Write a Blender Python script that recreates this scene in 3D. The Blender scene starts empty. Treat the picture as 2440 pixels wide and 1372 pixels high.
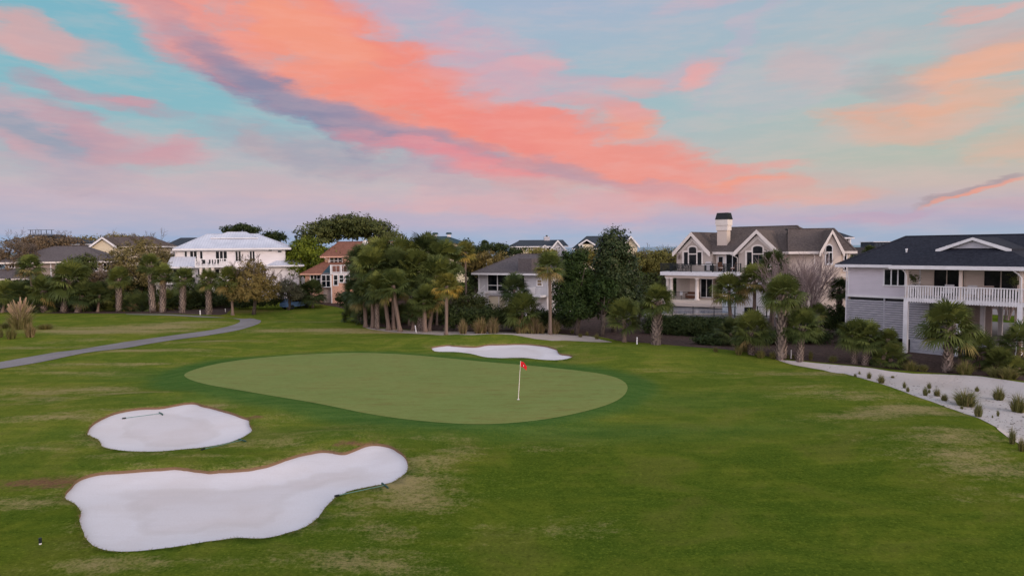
import bpy, math, random
import numpy as np
from math import radians, sin, cos, tan, atan2, asin, pi, sqrt
from mathutils import Vector, Matrix, Euler
from mathutils.geometry import delaunay_2d_cdt
scene = bpy.context.scene
COL = scene.collection
R_ = radians
# ------------------------------------------------------------------ camera
F = 1627.0; CH = 8.4
ROT = Matrix.Rotation(R_(90 - 3.33), 3, 'X') @ Matrix.Rotation(R_(-0.54), 3, 'Z')
cam = bpy.data.objects.new('camera', bpy.data.cameras.new('camera'))
COL.objects.link(cam); scene.camera = cam
cam.data.sensor_width = 36; cam.data.lens = 24.0; cam.data.clip_end = 60000; cam.data.clip_start = .1
cam.matrix_world = Matrix.Translation((0, 0, CH)) @ ROT.to_4x4()
scene.view_settings.view_transform = 'Standard'; scene.view_settings.look = 'None'
scene.view_settings.exposure = 0.0; scene.view_settings.gamma = 1
CP = Vector((0, 0, CH))
def ray(px, py):
    v = ROT @ Vector((px - 1220, 686 - py, -F)); return v / v.y
def at(px, py, Y): return CP + ray(px, py) * Y
def hit(px, py, z=0.0):
    v = ray(px, py); return CP + v * ((z - CH) / v.z)
def lin(c):
    return tuple(((x/255)/12.92 if x/255 <= .04045 else ((x/255+.055)/1.055)**2.4) for x in c)
# ------------------------------------------------------------------ node helper
class NT:
    def __init__(s, tree): s.t = tree; s.n = tree.nodes; s.l = tree.links
    def put(s, sock, v):
        if hasattr(v, 'is_linked') or isinstance(v, bpy.types.NodeSocket): s.l.new(v, sock)
        elif isinstance(v, (tuple, list)):
            sock.default_value = tuple(v) if len(v) == len(sock.default_value) else tuple(v) + (1.0,)
        else: sock.default_value = v
    def math(s, op, a, b=0.0, c=0.0, clamp=False):
        n = s.n.new('ShaderNodeMath'); n.operation = op; n.use_clamp = clamp
        s.put(n.inputs[0], a); s.put(n.inputs[1], b); s.put(n.inputs[2], c); return n.outputs[0]
    def vmath(s, op, a, b=(0, 0, 0)):
        n = s.n.new('ShaderNodeVectorMath'); n.operation = op; s.put(n.inputs[0], a); s.put(n.inputs[1], b); return n.outputs[0]
    def mix(s, f, a, b, mode='MIX'):
        n = s.n.new('ShaderNodeMix'); n.data_type = 'RGBA'; n.blend_type = mode; n.clamp_factor = True
        s.put(n.inputs[0], f); s.put(n.inputs[6], a); s.put(n.inputs[7], b); return n.outputs[2]
    def noise(s, vec, scale=1, detail=3, rough=.55, out=0, dist=0.0):
        n = s.n.new('ShaderNodeTexNoise'); s.put(n.inputs['Vector'], vec); n.inputs['Scale'].default_value = scale
        n.inputs['Detail'].default_value = detail; n.inputs['Roughness'].default_value = rough
        n.inputs['Distortion'].default_value = dist; return n.outputs[out]
    def mapr(s, v, a, b, c=0.0, d=1.0, smooth=True):
        n = s.n.new('ShaderNodeMapRange'); n.interpolation_type = 'SMOOTHSTEP' if smooth else 'LINEAR'
        for i, x in enumerate((v, a, b, c, d)): s.put(n.inputs[i], x)
        return n.outputs[0]
    def mapping(s, vec, loc=(0, 0, 0), rot=(0, 0, 0), sc=(1, 1, 1), typ='POINT'):
        n = s.n.new('ShaderNodeMapping'); n.vector_type = typ; s.put(n.inputs[0], vec)
        n.inputs[1].default_value = loc; n.inputs[2].default_value = rot; n.inputs[3].default_value = sc; return n.outputs[0]
    def ramp(s, f, stops):
        n = s.n.new('ShaderNodeValToRGB'); cr = n.color_ramp; s.put(n.inputs[0], f)
        while len(cr.elements) < len(stops): cr.elements.new(.5)
        for e, (p, c) in zip(cr.elements, stops): e.position = p; e.color = tuple(c) + (1,)
        return n.outputs[0]
    def pos(s): return s.n.new('ShaderNodeNewGeometry').outputs['Position']
    def obj(s): return s.n.new('ShaderNodeTexCoord').outputs['Object']
    def attr(s, name):
        n = s.n.new('ShaderNodeAttribute'); n.attribute_name = name; return n.outputs['Fac']
    def rnd(s): return s.n.new('ShaderNodeObjectInfo').outputs['Random']
    def bump(s, h, strength=.3, dist=.05):
        n = s.n.new('ShaderNodeBump'); s.put(n.inputs['Height'], h); n.inputs['Strength'].default_value = strength
        n.inputs['Distance'].default_value = dist; return n.outputs[0]
def new_mat(name, fn=None, col=(.5, .5, .5), rough=.8, spec=.3, metal=0.0):
    m = bpy.data.materials.new(name); m.use_nodes = True; t = NT(m.node_tree)
    b = m.node_tree.nodes['Principled BSDF']
    b.inputs['Base Color'].default_value = tuple(col) + (1,); b.inputs['Roughness'].default_value = rough
    b.inputs['Specular IOR Level'].default_value = spec; b.inputs['Metallic'].default_value = metal
    if fn:
        r = fn(t)
        for k, v in r.items(): t.put(b.inputs[k], v)
    return m
# ------------------------------------------------------------------ sky
wd = bpy.data.worlds.new('World'); scene.world = wd; wd.use_nodes = True
def build_sky():
    nt = wd.node_tree; nt.nodes.clear(); t = NT(nt)
    gen = nt.nodes.new('ShaderNodeTexCoord').outputs['Generated']
    sep = nt.nodes.new('ShaderNodeSeparateXYZ'); nt.links.new(gen, sep.inputs[0])
    x, y, z = sep.outputs
    az = t.math('ARCTAN2', x, y); el = t.math('ARCSINE', z)
    cmb = nt.nodes.new('ShaderNodeCombineXYZ'); nt.links.new(az, cmb.inputs[0]); nt.links.new(el, cmb.inputs[1])
    P = cmb.outputs[0]
    # wind-blown warp of the cloud coordinates
    w1 = t.noise(t.mapping(P, rot=(0, 0, R_(22)), sc=(3, 8, 1)), 1.5, 2, .55, out=1)
    w1 = t.vmath('MULTIPLY', t.vmath('SUBTRACT', w1, (.5, .5, .5)), (.13, .06, 0))
    w2 = t.noise(t.mapping(P, rot=(0, 0, R_(20)), sc=(5, 17, 1)), 2.6, 4, .62, out=1)
    w2 = t.vmath('MULTIPLY', t.vmath('SUBTRACT', w2, (.5, .5, .5)), (.085, .034, 0))
    Q = t.vmath('ADD', P, t.vmath('ADD', w1, w2))
    RG = t.math('MULTIPLY', t.math('SUBTRACT', t.noise(t.mapping(Q, rot=(0, 0, R_(20)), sc=(3, 10, 1)), 3.0, 4, .6), .47), 1.9)
    # clear sky: three vertical ramps (left / middle / right of the view) over elevation 0..24 degrees and above
    e = t.math('DIVIDE', el, R_(60))
    def rp(cs): return t.ramp(e, [(0.0, lin(cs[0])), (.015, lin(cs[0])), (.035, lin(cs[1])), (.07, lin(cs[2])), (.105, lin(cs[3])),
                                  (.18, lin(cs[4])), (.33, lin(cs[5])), (1.0, (.44, .47, .56))])
    left = rp([(150, 172, 206), (176, 176, 200), (194, 176, 190), (172, 182, 188), (134, 184, 195), (118, 178, 197)])
    mid = rp([(160, 178, 206), (184, 174, 198), (200, 180, 188), (192, 186, 188), (158, 188, 196), (168, 182, 204)])
    right = rp([(162, 178, 202), (182, 172, 194), (202, 184, 178), (182, 188, 176), (176, 190, 186), (166, 186, 200)])
    base = t.mix(t.mapr(az, -.50, .05), left, mid); base = t.mix(t.mapr(az, .05, .60), base, right)
    def geo(a):
        d = ray(a[0], a[1]).normalized(); a0 = atan2(d.x, d.y); k = cos(a0); return a0, asin(d.z), a[2]*1.12/F*k*(k+1)*.5, a[3]*1.22/F*k
    G = bpy.data.node_groups.new('cloud', 'ShaderNodeTree'); T2 = NT(G)      # one soft elliptical cloud laid over colour C
    for nm, ty in (('Q', 'Vector'), ('C', 'Color'), ('O', 'Vector'), ('U', 'Vector'), ('V', 'Vector'), ('K', 'Color'), ('A', 'Float'), ('N', 'Float')):
        G.interface.new_socket(nm, in_out='INPUT', socket_type='NodeSocket' + ty)
    G.interface.new_socket('C', in_out='OUTPUT', socket_type='NodeSocketColor')
    gi = G.nodes.new('NodeGroupInput'); go = G.nodes.new('NodeGroupOutput'); I = gi.outputs
    dt = T2.vmath('SUBTRACT', I[0], I[2])
    def dot(v):
        n = G.nodes.new('ShaderNodeVectorMath'); n.operation = 'DOT_PRODUCT'; G.links.new(dt, n.inputs[0]); G.links.new(v, n.inputs[1]); return n.outputs['Value']
    du, dv = dot(I[3]), dot(I[4]); r2 = T2.math('ADD', T2.math('MULTIPLY_ADD', du, du, T2.math('MULTIPLY', dv, dv)), I[7])
    G.links.new(T2.mix(T2.mapr(r2, 1.05, -.05, 0.0, I[6]), I[1], I[5]), go.inputs[0])
    def shape(c, a):
        a0, e0, L, Wd = geo(a); q = R_(a[4]); ca, sa = cos(q), sin(q)
        g = nt.nodes.new('ShaderNodeGroup'); g.node_tree = G; nt.links.new(Q, g.inputs[0]); nt.links.new(c, g.inputs[1])
        g.inputs[2].default_value = (a0, e0, 0); g.inputs[3].default_value = (ca/L, -sa/L, 0); g.inputs[4].default_value = (sa/Wd, ca/Wd, 0)
        g.inputs[5].default_value = lin([x*.87+y*.13 for x, y in zip(a[5], (188, 180, 186))]) + (1,); g.inputs[6].default_value = a[6]*.94; nt.links.new(RG, g.inputs[7]); return g.outputs[0]
    S = [  # px, py, half length, half width, slope down to the right, colour, opacity
        # mauve haze and greys
        (120, 330, 330, 90, 18, (176, 148, 172), .75), (90, 250, 120, 30, 25, (208, 158, 168), .6), (60, 300, 150, 36, 22, (128, 150, 172), .7),
        (250, 222, 190, 26, 12, (184, 148, 164), .9), (170, 208, 90, 18, 8, (170, 150, 170), .7), (330, 238, 90, 16, 6, (208, 146, 158), .7),
        (190, 300, 130, 44, 40, (188, 144, 160), .8), (330, 345, 170, 40, 12, (202, 158, 168), .75), (400, 352, 110, 26, 5, (214, 144, 156), .6),
        (70, 345, 110, 26, 18, (212, 158, 166), .6), (200, 400, 250, 40, 5, (182, 170, 184), .7),
        (50, 70, 150, 44, 18, (236, 160, 150), .85), (160, 110, 220, 40, 12, (196, 170, 176), .7), (30, 100, 100, 24, 8, (214, 164, 164), .6),
        (700, 400, 260, 50, 6, (196, 176, 186), .55), (620, 345, 80, 26, 10, (214, 164, 160), .6), (760, 365, 300, 46, 8, (158, 156, 174), .8),
        (560, 440, 300, 34, 2, (206, 176, 184), .5), (900, 300, 210, 24, 20, (186, 196, 196), .6),
        # the long band, shaded underside first
        (470, 95, 330, 60, 36, (168, 134, 156), .9), (620, 190, 330, 52, 31, (108, 120, 160), 1.0), (820, 275, 330, 50, 24, (112, 122, 162), .95),
        (1010, 335, 260, 44, 19, (140, 128, 162), .9), (1180, 385, 260, 40, 14, (168, 142, 166), .85),
        (1000, 60, 380, 90, 22, (206, 172, 190), .8), (760, 20, 250, 60, 12, (214, 166, 178), .8), (1180, 190, 260, 80, 28, (214, 166, 180), .7),
        (380, 20, 190, 70, 32, (226, 158, 158), .9), (520, 50, 300, 78, 32, (250, 148, 132), .85),
        (700, 110, 420, 125, 27, (252, 142, 122), .95), (860, 160, 360, 105, 26, (255, 150, 116), .8), (1010, 225, 420, 112, 27, (253, 132, 112), .95),
        (760, 90, 200, 60, 24, (255, 156, 122), .7), (1180, 300, 320, 84, 24, (253, 132, 114), .95), (1330, 350, 300, 72, 20, (246, 134, 124), .9),
        (480, 100, 200, 30, 36, (178, 134, 150), .6), (630, 190, 240, 36, 31, (118, 126, 160), .8), (770, 260, 240, 36, 26, (120, 130, 162), .8), (930, 312, 220, 28, 19, (146, 136, 164), .7), (1110, 356, 200, 20, 16, (168, 142, 164), .6),
        (1480, 375, 300, 74, 18, (250, 142, 126), .9), (1490, 300, 75, 40, 15, (252, 152, 126), .8), (1420, 262, 130, 34, 8, (232, 156, 158), .7),
        (1590, 425, 300, 66, 10, (244, 144, 130), .85), (1740, 397, 190, 15, -2, (238, 156, 146), .9), (1770, 437, 170, 22, 2, (250, 152, 126), .9),
        (1000, 370, 250, 24, 11, (232, 142, 150), .7), (1130, 400, 230, 36, 14, (238, 134, 142), .8), (1200, 425, 160, 24, 14, (242, 140, 138), .6),
        (1350, 410, 150, 30, 12, (172, 148, 166), .8), (1500, 445, 260, 22, 5, (192, 152, 166), .7), (1290, 455, 260, 24, 6, (204, 172, 168), .6),
        (1080, 430, 260, 34, 8, (190, 160, 176), .6), (1640, 470, 260, 26, -4, (228, 154, 156), .75), (1300, 490, 480, 30, 2, (222, 170, 176), .7),
        # right of the band
        (1560, 190, 200, 46, -6, (214, 172, 184), .6), (1520, 200, 70, 42, 10, (228, 166, 164), .6), (1670, 168, 80, 22, -8, (246, 166, 160), .85), (1640, 196, 90, 14, -8, (236, 170, 166), .7),
        (1270, 150, 110, 24, -6, (234, 164, 170), .7), (1250, 190, 220, 50, 4, (214, 168, 180), .6), (1700, 5, 150, 26, -4, (214, 176, 190), .6),
        (1780, 100, 220, 24, -55, (192, 178, 198), .5), (1850, 190, 260, 70, -10, (188, 188, 194), .7), (1900, 170, 120, 40, 20, (206, 178, 180), .5),
        (2300, 165, 300, 50, -16, (216, 172, 156), .75), (2360, 155, 200, 40, -12, (246, 176, 142), .85), (2160, 190, 140, 28, 4, (172, 168, 172), .6),
        (2130, 262, 190, 34, 2, (240, 170, 140), .8), (2280, 255, 200, 52, -14, (240, 176, 144), .75), (2200, 295, 260, 26, 2, (214, 182, 166), .6),
        (2340, 20, 150, 18, -10, (232, 170, 160), .75), (2400, 60, 170, 40, -8, (210, 172, 168), .6), (2420, 345, 140, 40, 8, (228, 178, 152), .7),
        (2360, 448, 150, 17, -16, (168, 148, 156), .95), (2365, 456, 140, 9, -15, (246, 156, 132), .9), (2060, 110, 260, 24, -4, (198, 180, 182), .4),
        (1960, 470, 220, 24, -4, (232, 168, 152), .7), (1900, 440, 200, 30, -4, (206, 180, 172), .6), (2100, 515, 260, 12, -3, (196, 158, 182), .5), (2430, 490, 80, 14, -8, (200, 168, 180), .5)]
    def ext(a):
        a0, e0, L, Wd = geo(a); q = R_(a[4]); return (a0, e0, sqrt((L*cos(q))**2+(Wd*sin(q))**2)+.055, sqrt((L*sin(q))**2+(Wd*cos(q))**2)+.025)
    E = [ext(a) for a in S]
    # fine streaks through all of it
    st = t.noise(t.mapping(P, rot=(0, 0, R_(18)), sc=(4, 22, 1)), 2.2, 4, .66)
    f1 = t.mapr(st, .38, .70, 0, .16); f2 = t.mapr(st, .60, .30, 0, .14); bg_ = lambda: nt.nodes.new('ShaderNodeBackground')
    def leaf(a0, a1, e0, e1):
        c = base
        for a, (u, v, hx, hy) in zip(S, E):
            if u+hx > a0 and u-hx < a1 and v+hy > e0 and v-hy < e1: c = shape(c, a)
        c = t.mix(f1, c, t.mix(1.0, c, (.84, .89, .96), 'MULTIPLY')); c = t.mix(f2, c, lin((236, 190, 184)))
        b = bg_(); nt.links.new(c, b.inputs[0]); b.inputs[1].default_value = .97; return b.outputs[0]
    def sw(var, thr, lo, hi):     # lo where var < thr, hi above
        m = nt.nodes.new('ShaderNodeMixShader'); nt.links.new(t.math('GREATER_THAN', var, thr), m.inputs[0])
        nt.links.new(lo, m.inputs[1]); nt.links.new(hi, m.inputs[2]); return m.outputs[0]
    def col(a0, a1): return sw(el, .13, leaf(a0, a1, -.1, .13), sw(el, .245, leaf(a0, a1, .13, .245), leaf(a0, a1, .245, .75)))
    bd = [-.95, -.48, -.24, 0, .24, .48, .95]; cs = [col(bd[i], bd[i+1]) for i in range(6)]
    front = sw(az, 0, sw(az, -.24, sw(az, -.48, cs[0], cs[1]), cs[2]), sw(az, .24, cs[3], sw(az, .48, cs[4], cs[5])))
    # sunset afterglow behind the camera, boosted unseen to light walls and sand; zenith dimmed
    bk = t.math('MULTIPLY', t.mapr(t.math('ABSOLUTE', az), .95, 2.1), t.mapr(el, 1.25, .12))
    rear = t.ramp(e, [(0.0, lin((190, 174, 180))), (.12, lin((198, 180, 176))), (.40, lin((180, 176, 186))), (1.0, (.42, .45, .54))])
    c = t.mix(t.mapr(t.math('ABSOLUTE', az), .95, 1.5), base, rear)
    c = t.mix(1.0, c, t.mix(bk, (1, 1, 1), t.mix(t.mapr(x, -.55, .85), (3.4, 3.45, 3.75), (5.3, 4.9, 4.5))), 'MULTIPLY')
    c = t.mix(1.0, c, t.mix(t.mapr(el, .65, 1.3), (1, 1, 1), (.80, .80, .82)), 'MULTIPLY')
    ob = bg_(); nt.links.new(c, ob.inputs[0])
    out_f = t.math('MAXIMUM', t.math('ABSOLUTE', t.math('DIVIDE', az, .95)), t.math('DIVIDE', el, .75))
    allsky = sw(out_f, 1.0, front, ob.outputs[0])
    sky = nt.nodes.new('ShaderNodeTexSky'); sky.sky_type = 'NISHITA'; sky.sun_disc = False
    sky.sun_elevation = R_(9); sky.sun_rotation = R_(132)
    b2 = bg_(); nt.links.new(sky.outputs[0], b2.inputs[0]); b2.inputs[1].default_value = .006
    ad = nt.nodes.new('ShaderNodeAddShader'); nt.links.new(allsky, ad.inputs[0]); nt.links.new(b2.outputs[0], ad.inputs[1])
    out = nt.nodes.new('ShaderNodeOutputWorld'); nt.links.new(ad.outputs[0], out.inputs[0])
build_sky()
sun = bpy.data.objects.new('sun', bpy.data.lights.new('sun', 'SUN')); COL.objects.link(sun)
sun.data.energy = 1.1; sun.data.angle = R_(14); sun.data.color = (1, .78, .62)
_sd = Vector((sin(R_(132)) * cos(R_(13)), cos(R_(132)) * cos(R_(13)), sin(R_(13))))
sun.rotation_euler = _sd.to_track_quat('Z', 'Y').to_euler()

# ------------------------------------------------------------------ mesh helpers
class MB:
    def __init__(s): s.v = []; s.f = []; s.m = []; s.t = []; s.tint = 0.0; s.mi = 0
    def add(s, vs, fs):
        n = len(s.v); s.v += [tuple(p) for p in vs]; s.t += [s.tint] * len(vs)
        s.f += [tuple(i + n for i in f) for f in fs]; s.m += [s.mi] * len(fs); return s
    def box(s, x0, x1, y0, y1, z0, z1):
        return s.add([(x0, y0, z0), (x1, y0, z0), (x1, y1, z0), (x0, y1, z0), (x0, y0, z1), (x1, y0, z1), (x1, y1, z1), (x0, y1, z1)],
                     [(0, 3, 2, 1), (4, 5, 6, 7), (0, 1, 5, 4), (1, 2, 6, 5), (2, 3, 7, 6), (3, 0, 4, 7)])
    def prism(s, pts, y0, y1):     # polygon in x,z extruded along y
        n = len(pts); return s.add([(x, y0, z) for x, z in pts] + [(x, y1, z) for x, z in pts],
            [tuple(range(n)), tuple(range(2*n-1, n-1, -1))] + [(i, i+n, (i+1) % n + n, (i+1) % n) for i in range(n)])
    def tube(s, pts, rs, n=6, cap=True):
        base = []; vs = []; fs = []
        for i, p in enumerate(pts):
            p = Vector(p); a = Vector(pts[max(i-1, 0)]); b = Vector(pts[min(i+1, len(pts)-1)]); d = (b-a)
            d = d.normalized() if d.length > 1e-6 else Vector((0, 0, 1))
            u = d.cross(Vector((0.13, 1, 0.07))); u.normalize(); w = d.cross(u)
            for k in range(n):
                q = 2*pi*k/n; vs.append(p + (u*cos(q) + w*sin(q)) * rs[i])
        for i in range(len(pts)-1):
            for k in range(n): fs.append((i*n+k, i*n+(k+1) % n, (i+1)*n+(k+1) % n, (i+1)*n+k))
        if cap: fs.append(tuple(range((len(pts)-1)*n, len(pts)*n))); fs.append(tuple(range(n-1, -1, -1)))
        return s.add(vs, fs)
    def bar(s, a, b, w, h=None):
        h = h or w; a = Vector(a); b = Vector(b); d = (b-a).normalized()
        up = Vector((0, 0, 1)) if abs(d.z) < .95 else Vector((0, 1, 0))
        u = d.cross(up).normalized() * w/2; k = u.cross(d).normalized() * h/2
        return s.add([a-u-k, a+u-k, a+u+k, a-u+k, b-u-k, b+u-k, b+u+k, b-u+k],
                     [(0, 1, 2, 3), (7, 6, 5, 4), (0, 4, 5, 1), (1, 5, 6, 2), (2, 6, 7, 3), (3, 7, 4, 0)])
    def mesh(s, name, mats, smooth=False):
        me = bpy.data.meshes.new(name); me.from_pydata(s.v, [], s.f)
        for m in (mats if isinstance(mats, (list, tuple)) else [mats]): me.materials.append(m)
        me.polygons.foreach_set('material_index', s.m)
        if any(s.t): me.attributes.new('tint', 'FLOAT', 'POINT').data.foreach_set('value', s.t)
        me.polygons.foreach_set('use_smooth', [smooth] * len(s.f)); me.update(); return me
    def obj(s, name, mats, parent=None, smooth=False):
        return link(name, s.mesh(name, mats, smooth), parent)
def link(name, me, parent=None):
    o = bpy.data.objects.new(name, me); COL.objects.link(o)
    if parent: o.parent = parent
    return o
def tag(o, label=None, cat=None, group=None, kind=None):
    if label: o['label'] = label
    if cat: o['category'] = cat
    if group: o['group'] = group
    if kind: o['kind'] = kind
    return o
def thing(name, label, cat, loc=(0, 0, 0), rz=0.0, group=None):
    o = bpy.data.objects.new(name, None); COL.objects.link(o); o.location = loc; o.rotation_euler = (0, 0, rz)
    o.empty_display_size = .2; return tag(o, label, cat, group)

# ------------------------------------------------------------------ materials
def m_shingle(name, c, c2):
    def f(t):
        p = t.obj(); n1 = t.noise(p, 5, 4, .65); n2 = t.noise(t.mapping(p, sc=(1, 1, 6)), 3.2, 3)
        n3 = t.noise(p, .35, 3); col = t.mix(t.mapr(n1, .3, .7), c, c2); col = t.mix(t.mapr(n2, .35, .65, 0, .5), col, t.mix(1.0, col, (.6, .6, .62), 'MULTIPLY'))
        col = t.mix(t.mapr(n3, .4, .7, 0, .3), col, c2)
        w = t.n.new('ShaderNodeTexWave'); w.bands_direction = 'Z'; w.wave_profile = 'SAW'; w.inputs['Scale'].default_value = 2.4
        w.inputs['Distortion'].default_value = .6; w.inputs['Detail'].default_value = 3; t.put(w.inputs['Vector'], p)
        col = t.mix(t.mapr(w.outputs['Fac'], .86, 1.0, 0, .45), col, t.mix(1.0, col, (.5, .5, .5), 'MULTIPLY'))
        return {'Base Color': col, 'Normal': t.bump(t.math('ADD', t.math('MULTIPLY', w.outputs['Fac'], .6), n1), .5, .03)}
    return new_mat(name, f, rough=.95, spec=.15)
def m_siding(name, c, step=.15, vert=False, dirt=.25, c2=None):
    def f(t):
        p = t.obj(); w = t.n.new('ShaderNodeTexWave'); w.bands_direction = 'X' if vert else 'Z'; w.wave_profile = 'SAW'
        w.inputs['Scale'].default_value = .314/step; w.inputs['Distortion'].default_value = .02; t.put(w.inputs['Vector'], p)
        n = t.noise(t.mapping(p, sc=(.7, .7, 2.5)), 1.1, 5, .6); n2 = t.noise(p, .5, 2)
        d = c2 or tuple(x*.72 for x in c); col = t.mix(t.mapr(n, .35, .75, 0, dirt), c, d); col = t.mix(t.mapr(n2, .4, .7, 0, dirt*.7), col, d)
        col = t.mix(t.mapr(w.outputs['Fac'], .9, 1.0, 0, .32), col, t.mix(1.0, col, (.45, .46, .5), 'MULTIPLY'))
        return {'Base Color': col, 'Normal': t.bump(w.outputs['Fac'], .6, .02)}
    return new_mat(name, f, rough=.7)
def m_stucco(name, c):
    def f(t):
        p = t.obj(); n = t.noise(p, 14, 4); n2 = t.noise(t.mapping(p, sc=(1, 1, .5)), .45, 5, .6)
        return {'Base Color': t.mix(t.mapr(n2, .35, .75, 0, .5), c, tuple(x*.82 for x in c)), 'Normal': t.bump(n, .25, .02)}
    return new_mat(name, f, rough=.9)
def m_plain(name, c, rough=.6, v=.15, sc=2.0, spec=.3, metal=0.0):
    def f(t):
        n = t.noise(t.obj(), sc, 4, .6); return {'Base Color': t.mix(t.mapr(n, .3, .75), c, tuple(x*(1-v) for x in c))}
    return new_mat(name, f, rough=rough, spec=spec, metal=metal)
def m_leaf(name, c, c2, old=None, rough=.55, trans=True, var=.35):
    def f(t):
        tn = t.attr('tint'); col = t.mix(t.mapr(tn, 0.0, .7, smooth=False), c, c2)
        if old: col = t.mix(t.mapr(tn, .72, 1.0, smooth=False), col, old)
        n = t.noise(t.obj(), .9, 2); col = t.mix(t.mapr(n, .35, .7, 0, var), col, t.mix(1.0, col, (.5, .55, .55), 'MULTIPLY'))
        col = t.mix(t.math('MULTIPLY', t.rnd(), .4), col, t.mix(1.0, col, (1.25, 1.02, .7), 'MULTIPLY'))
        return {'Base Color': col}
    m = new_mat(name, f, rough=rough, spec=.12); return m
def m_bark(name, c, c2, sc=6):
    def f(t):
        p = t.obj(); n = t.noise(t.mapping(p, sc=(1, 1, .35)), sc, 5, .65); col = t.mix(t.mapr(n, .35, .68), c, c2)
        tn = t.attr('tint'); col = t.mix(tn, col, tuple(min(1, x*1.7) for x in c2))
        return {'Base Color': col, 'Normal': t.bump(n, .6, .04)}
    return new_mat(name, f, rough=.95, spec=.1)
M = {}
M['white'] = m_plain('white_paint', (.74, .74, .75), .5, .14)
M['trim_cream'] = m_plain('cream_trim', (.72, .66, .60), .5, .10)
M['glass'] = new_mat('dark_glass', lambda t: {'Base Color': t.mix(t.mapr(t.noise(t.obj(), .8, 3), .4, .6), (.003, .005, .008), (.016, .018, .020))}, rough=.12, spec=.16)
M['glass_warm'] = m_plain('warm_interior_glass', (.30, .22, .13), .3, .4, 4)  # warm lit interior put into the pane colour
M['black'] = m_plain('black_metal', (.012, .018, .02), .45, .3)
M['siding_lilac'] = m_siding('white_lap_siding', (.64, .61, .66), .15)
M['siding_slat'] = new_mat('weathered_slats', lambda t: {'Base Color': t.mix(t.mapr(t.noise(t.mapping(t.obj(), sc=(1, 1, 5)), 2.0, 5), .3, .7), (.44, .44, .47), (.30, .31, .35))}, rough=.8)
M['siding_warm'] = m_siding('warm_porch_siding', (.62, .53, .46), .18)
M['siding_white'] = m_siding('white_siding', (.76, .73, .73), .2, dirt=.3)
M['siding_salmon'] = m_siding('salmon_siding', (.62, .36, .26), .18, dirt=.3)
M['siding_gray'] = m_siding('pale_grey_board', (.56, .56, .58), .42, vert=True, dirt=.35)
M['siding_taupe'] = m_siding('taupe_siding', (.33, .27, .24), .18, dirt=.3)
M['siding_blue'] = m_siding('blue_grey_siding', (.24, .28, .36), .18)
M['siding_cream'] = m_siding('cream_siding', (.66, .58, .42), .2)
M['siding_beach'] = m_siding('beach_grey_siding', (.46, .46, .50), .25)
M['stucco'] = m_stucco('greige_stucco', (.45, .39, .34))
M['stucco_l'] = m_stucco('sunlit_pale_stucco', (.62, .53, .45))  # same stucco with sunlight put into its colour; also used for pale paving
M['roof_navy'] = m_shingle('navy_shingle', (.018, .021, .031), (.037, .041, .055))
M['roof_brown'] = m_shingle('brown_shingle', (.085, .068, .062), (.15, .122, .108))
M['roof_gray'] = m_shingle('grey_shingle', (.095, .083, .088), (.145, .13, .13))
M['roof_rust'] = m_shingle('rust_shingle', (.17, .075, .052), (.26, .125, .088))
M['roof_slate'] = m_shingle('slate_shingle', (.035, .048, .062), (.065, .078, .095))
M['roof_teal'] = m_shingle('teal_shingle', (.03, .068, .088), (.05, .092, .11))
def _metal(t):
    p = t.obj(); w = t.n.new('ShaderNodeTexWave'); w.bands_direction = 'X'; w.inputs['Scale'].default_value = .78; t.put(w.inputs['Vector'], p)
    n = t.noise(p, .4, 4); col = t.mix(t.mapr(n, .3, .7), (.60, .64, .72), (.48, .52, .60))
    col = t.mix(t.mapr(w.outputs['Fac'], .88, 1.0, 0, .5), col, (.34, .38, .46)); return {'Base Color': col, 'Normal': t.bump(w.outputs['Fac'], .4, .03)}
M['roof_white'] = new_mat('white_metal_roof', _metal, rough=.45)
M['palm'] = m_leaf('palm_fronds', (.038, .060, .018), (.17, .205, .052), (.24, .17, .07))
M['palm_dark'] = m_leaf('dark_palm_fronds', (.024, .044, .018), (.10, .130, .042), (.16, .13, .06))
M['palm_y'] = m_leaf('yellowing_palm_fronds', (.066, .085, .022), (.23, .22, .05), (.46, .30, .06))
M['boot'] = m_bark('booted_palm_bark', (.07, .055, .048), (.20, .16, .135), 9)
M['smooth_trunk'] = m_bark('smooth_palm_bark', (.13, .095, .075), (.24, .18, .145), 8)
M['bark'] = m_bark('tree_bark', (.05, .042, .035), (.12, .10, .085))
M['twig'] = m_bark('bare_twigs', (.12, .09, .085), (.24, .19, .18))
M['leaf_mag'] = m_leaf('magnolia_leaves', (.016, .034, .014), (.058, .078, .028), (.13, .12, .05), rough=.35)
M['leaf_dark'] = m_leaf('dark_leaves', (.012, .028, .010), (.045, .065, .018))
M['leaf_cedar'] = m_leaf('cedar_leaves', (.010, .026, .009), (.035, .062, .014))
M['leaf_bright'] = m_leaf('bright_leaves', (.040, .070, .006), (.15, .19, .016))
M['leaf_olive'] = m_leaf('olive_leaves', (.070, .062, .020), (.21, .175, .062), (.28, .21, .09))
M['leaf_brown'] = m_leaf('brown_leaves', (.075, .055, .036), (.19, .145, .09))
M['leaf_yolive'] = m_leaf('yellow_olive_leaves', (.085, .080, .018), (.25, .225, .055))
M['leaf_gray'] = m_leaf('grey_green_leaves', (.060, .068, .040), (.14, .14, .088))
M['leaf_mid'] = m_leaf('mid_green_leaves', (.030, .048, .016), (.095, .115, .036))
M['reed'] = m_leaf('reed_blades', (.24, .17, .085), (.13, .14, .045), (.40, .28, .20), var=.2)
M['tuft'] = m_leaf('tuft_blades', (.085, .095, .030), (.17, .18, .06), (.28, .22, .12), var=.2)

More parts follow.
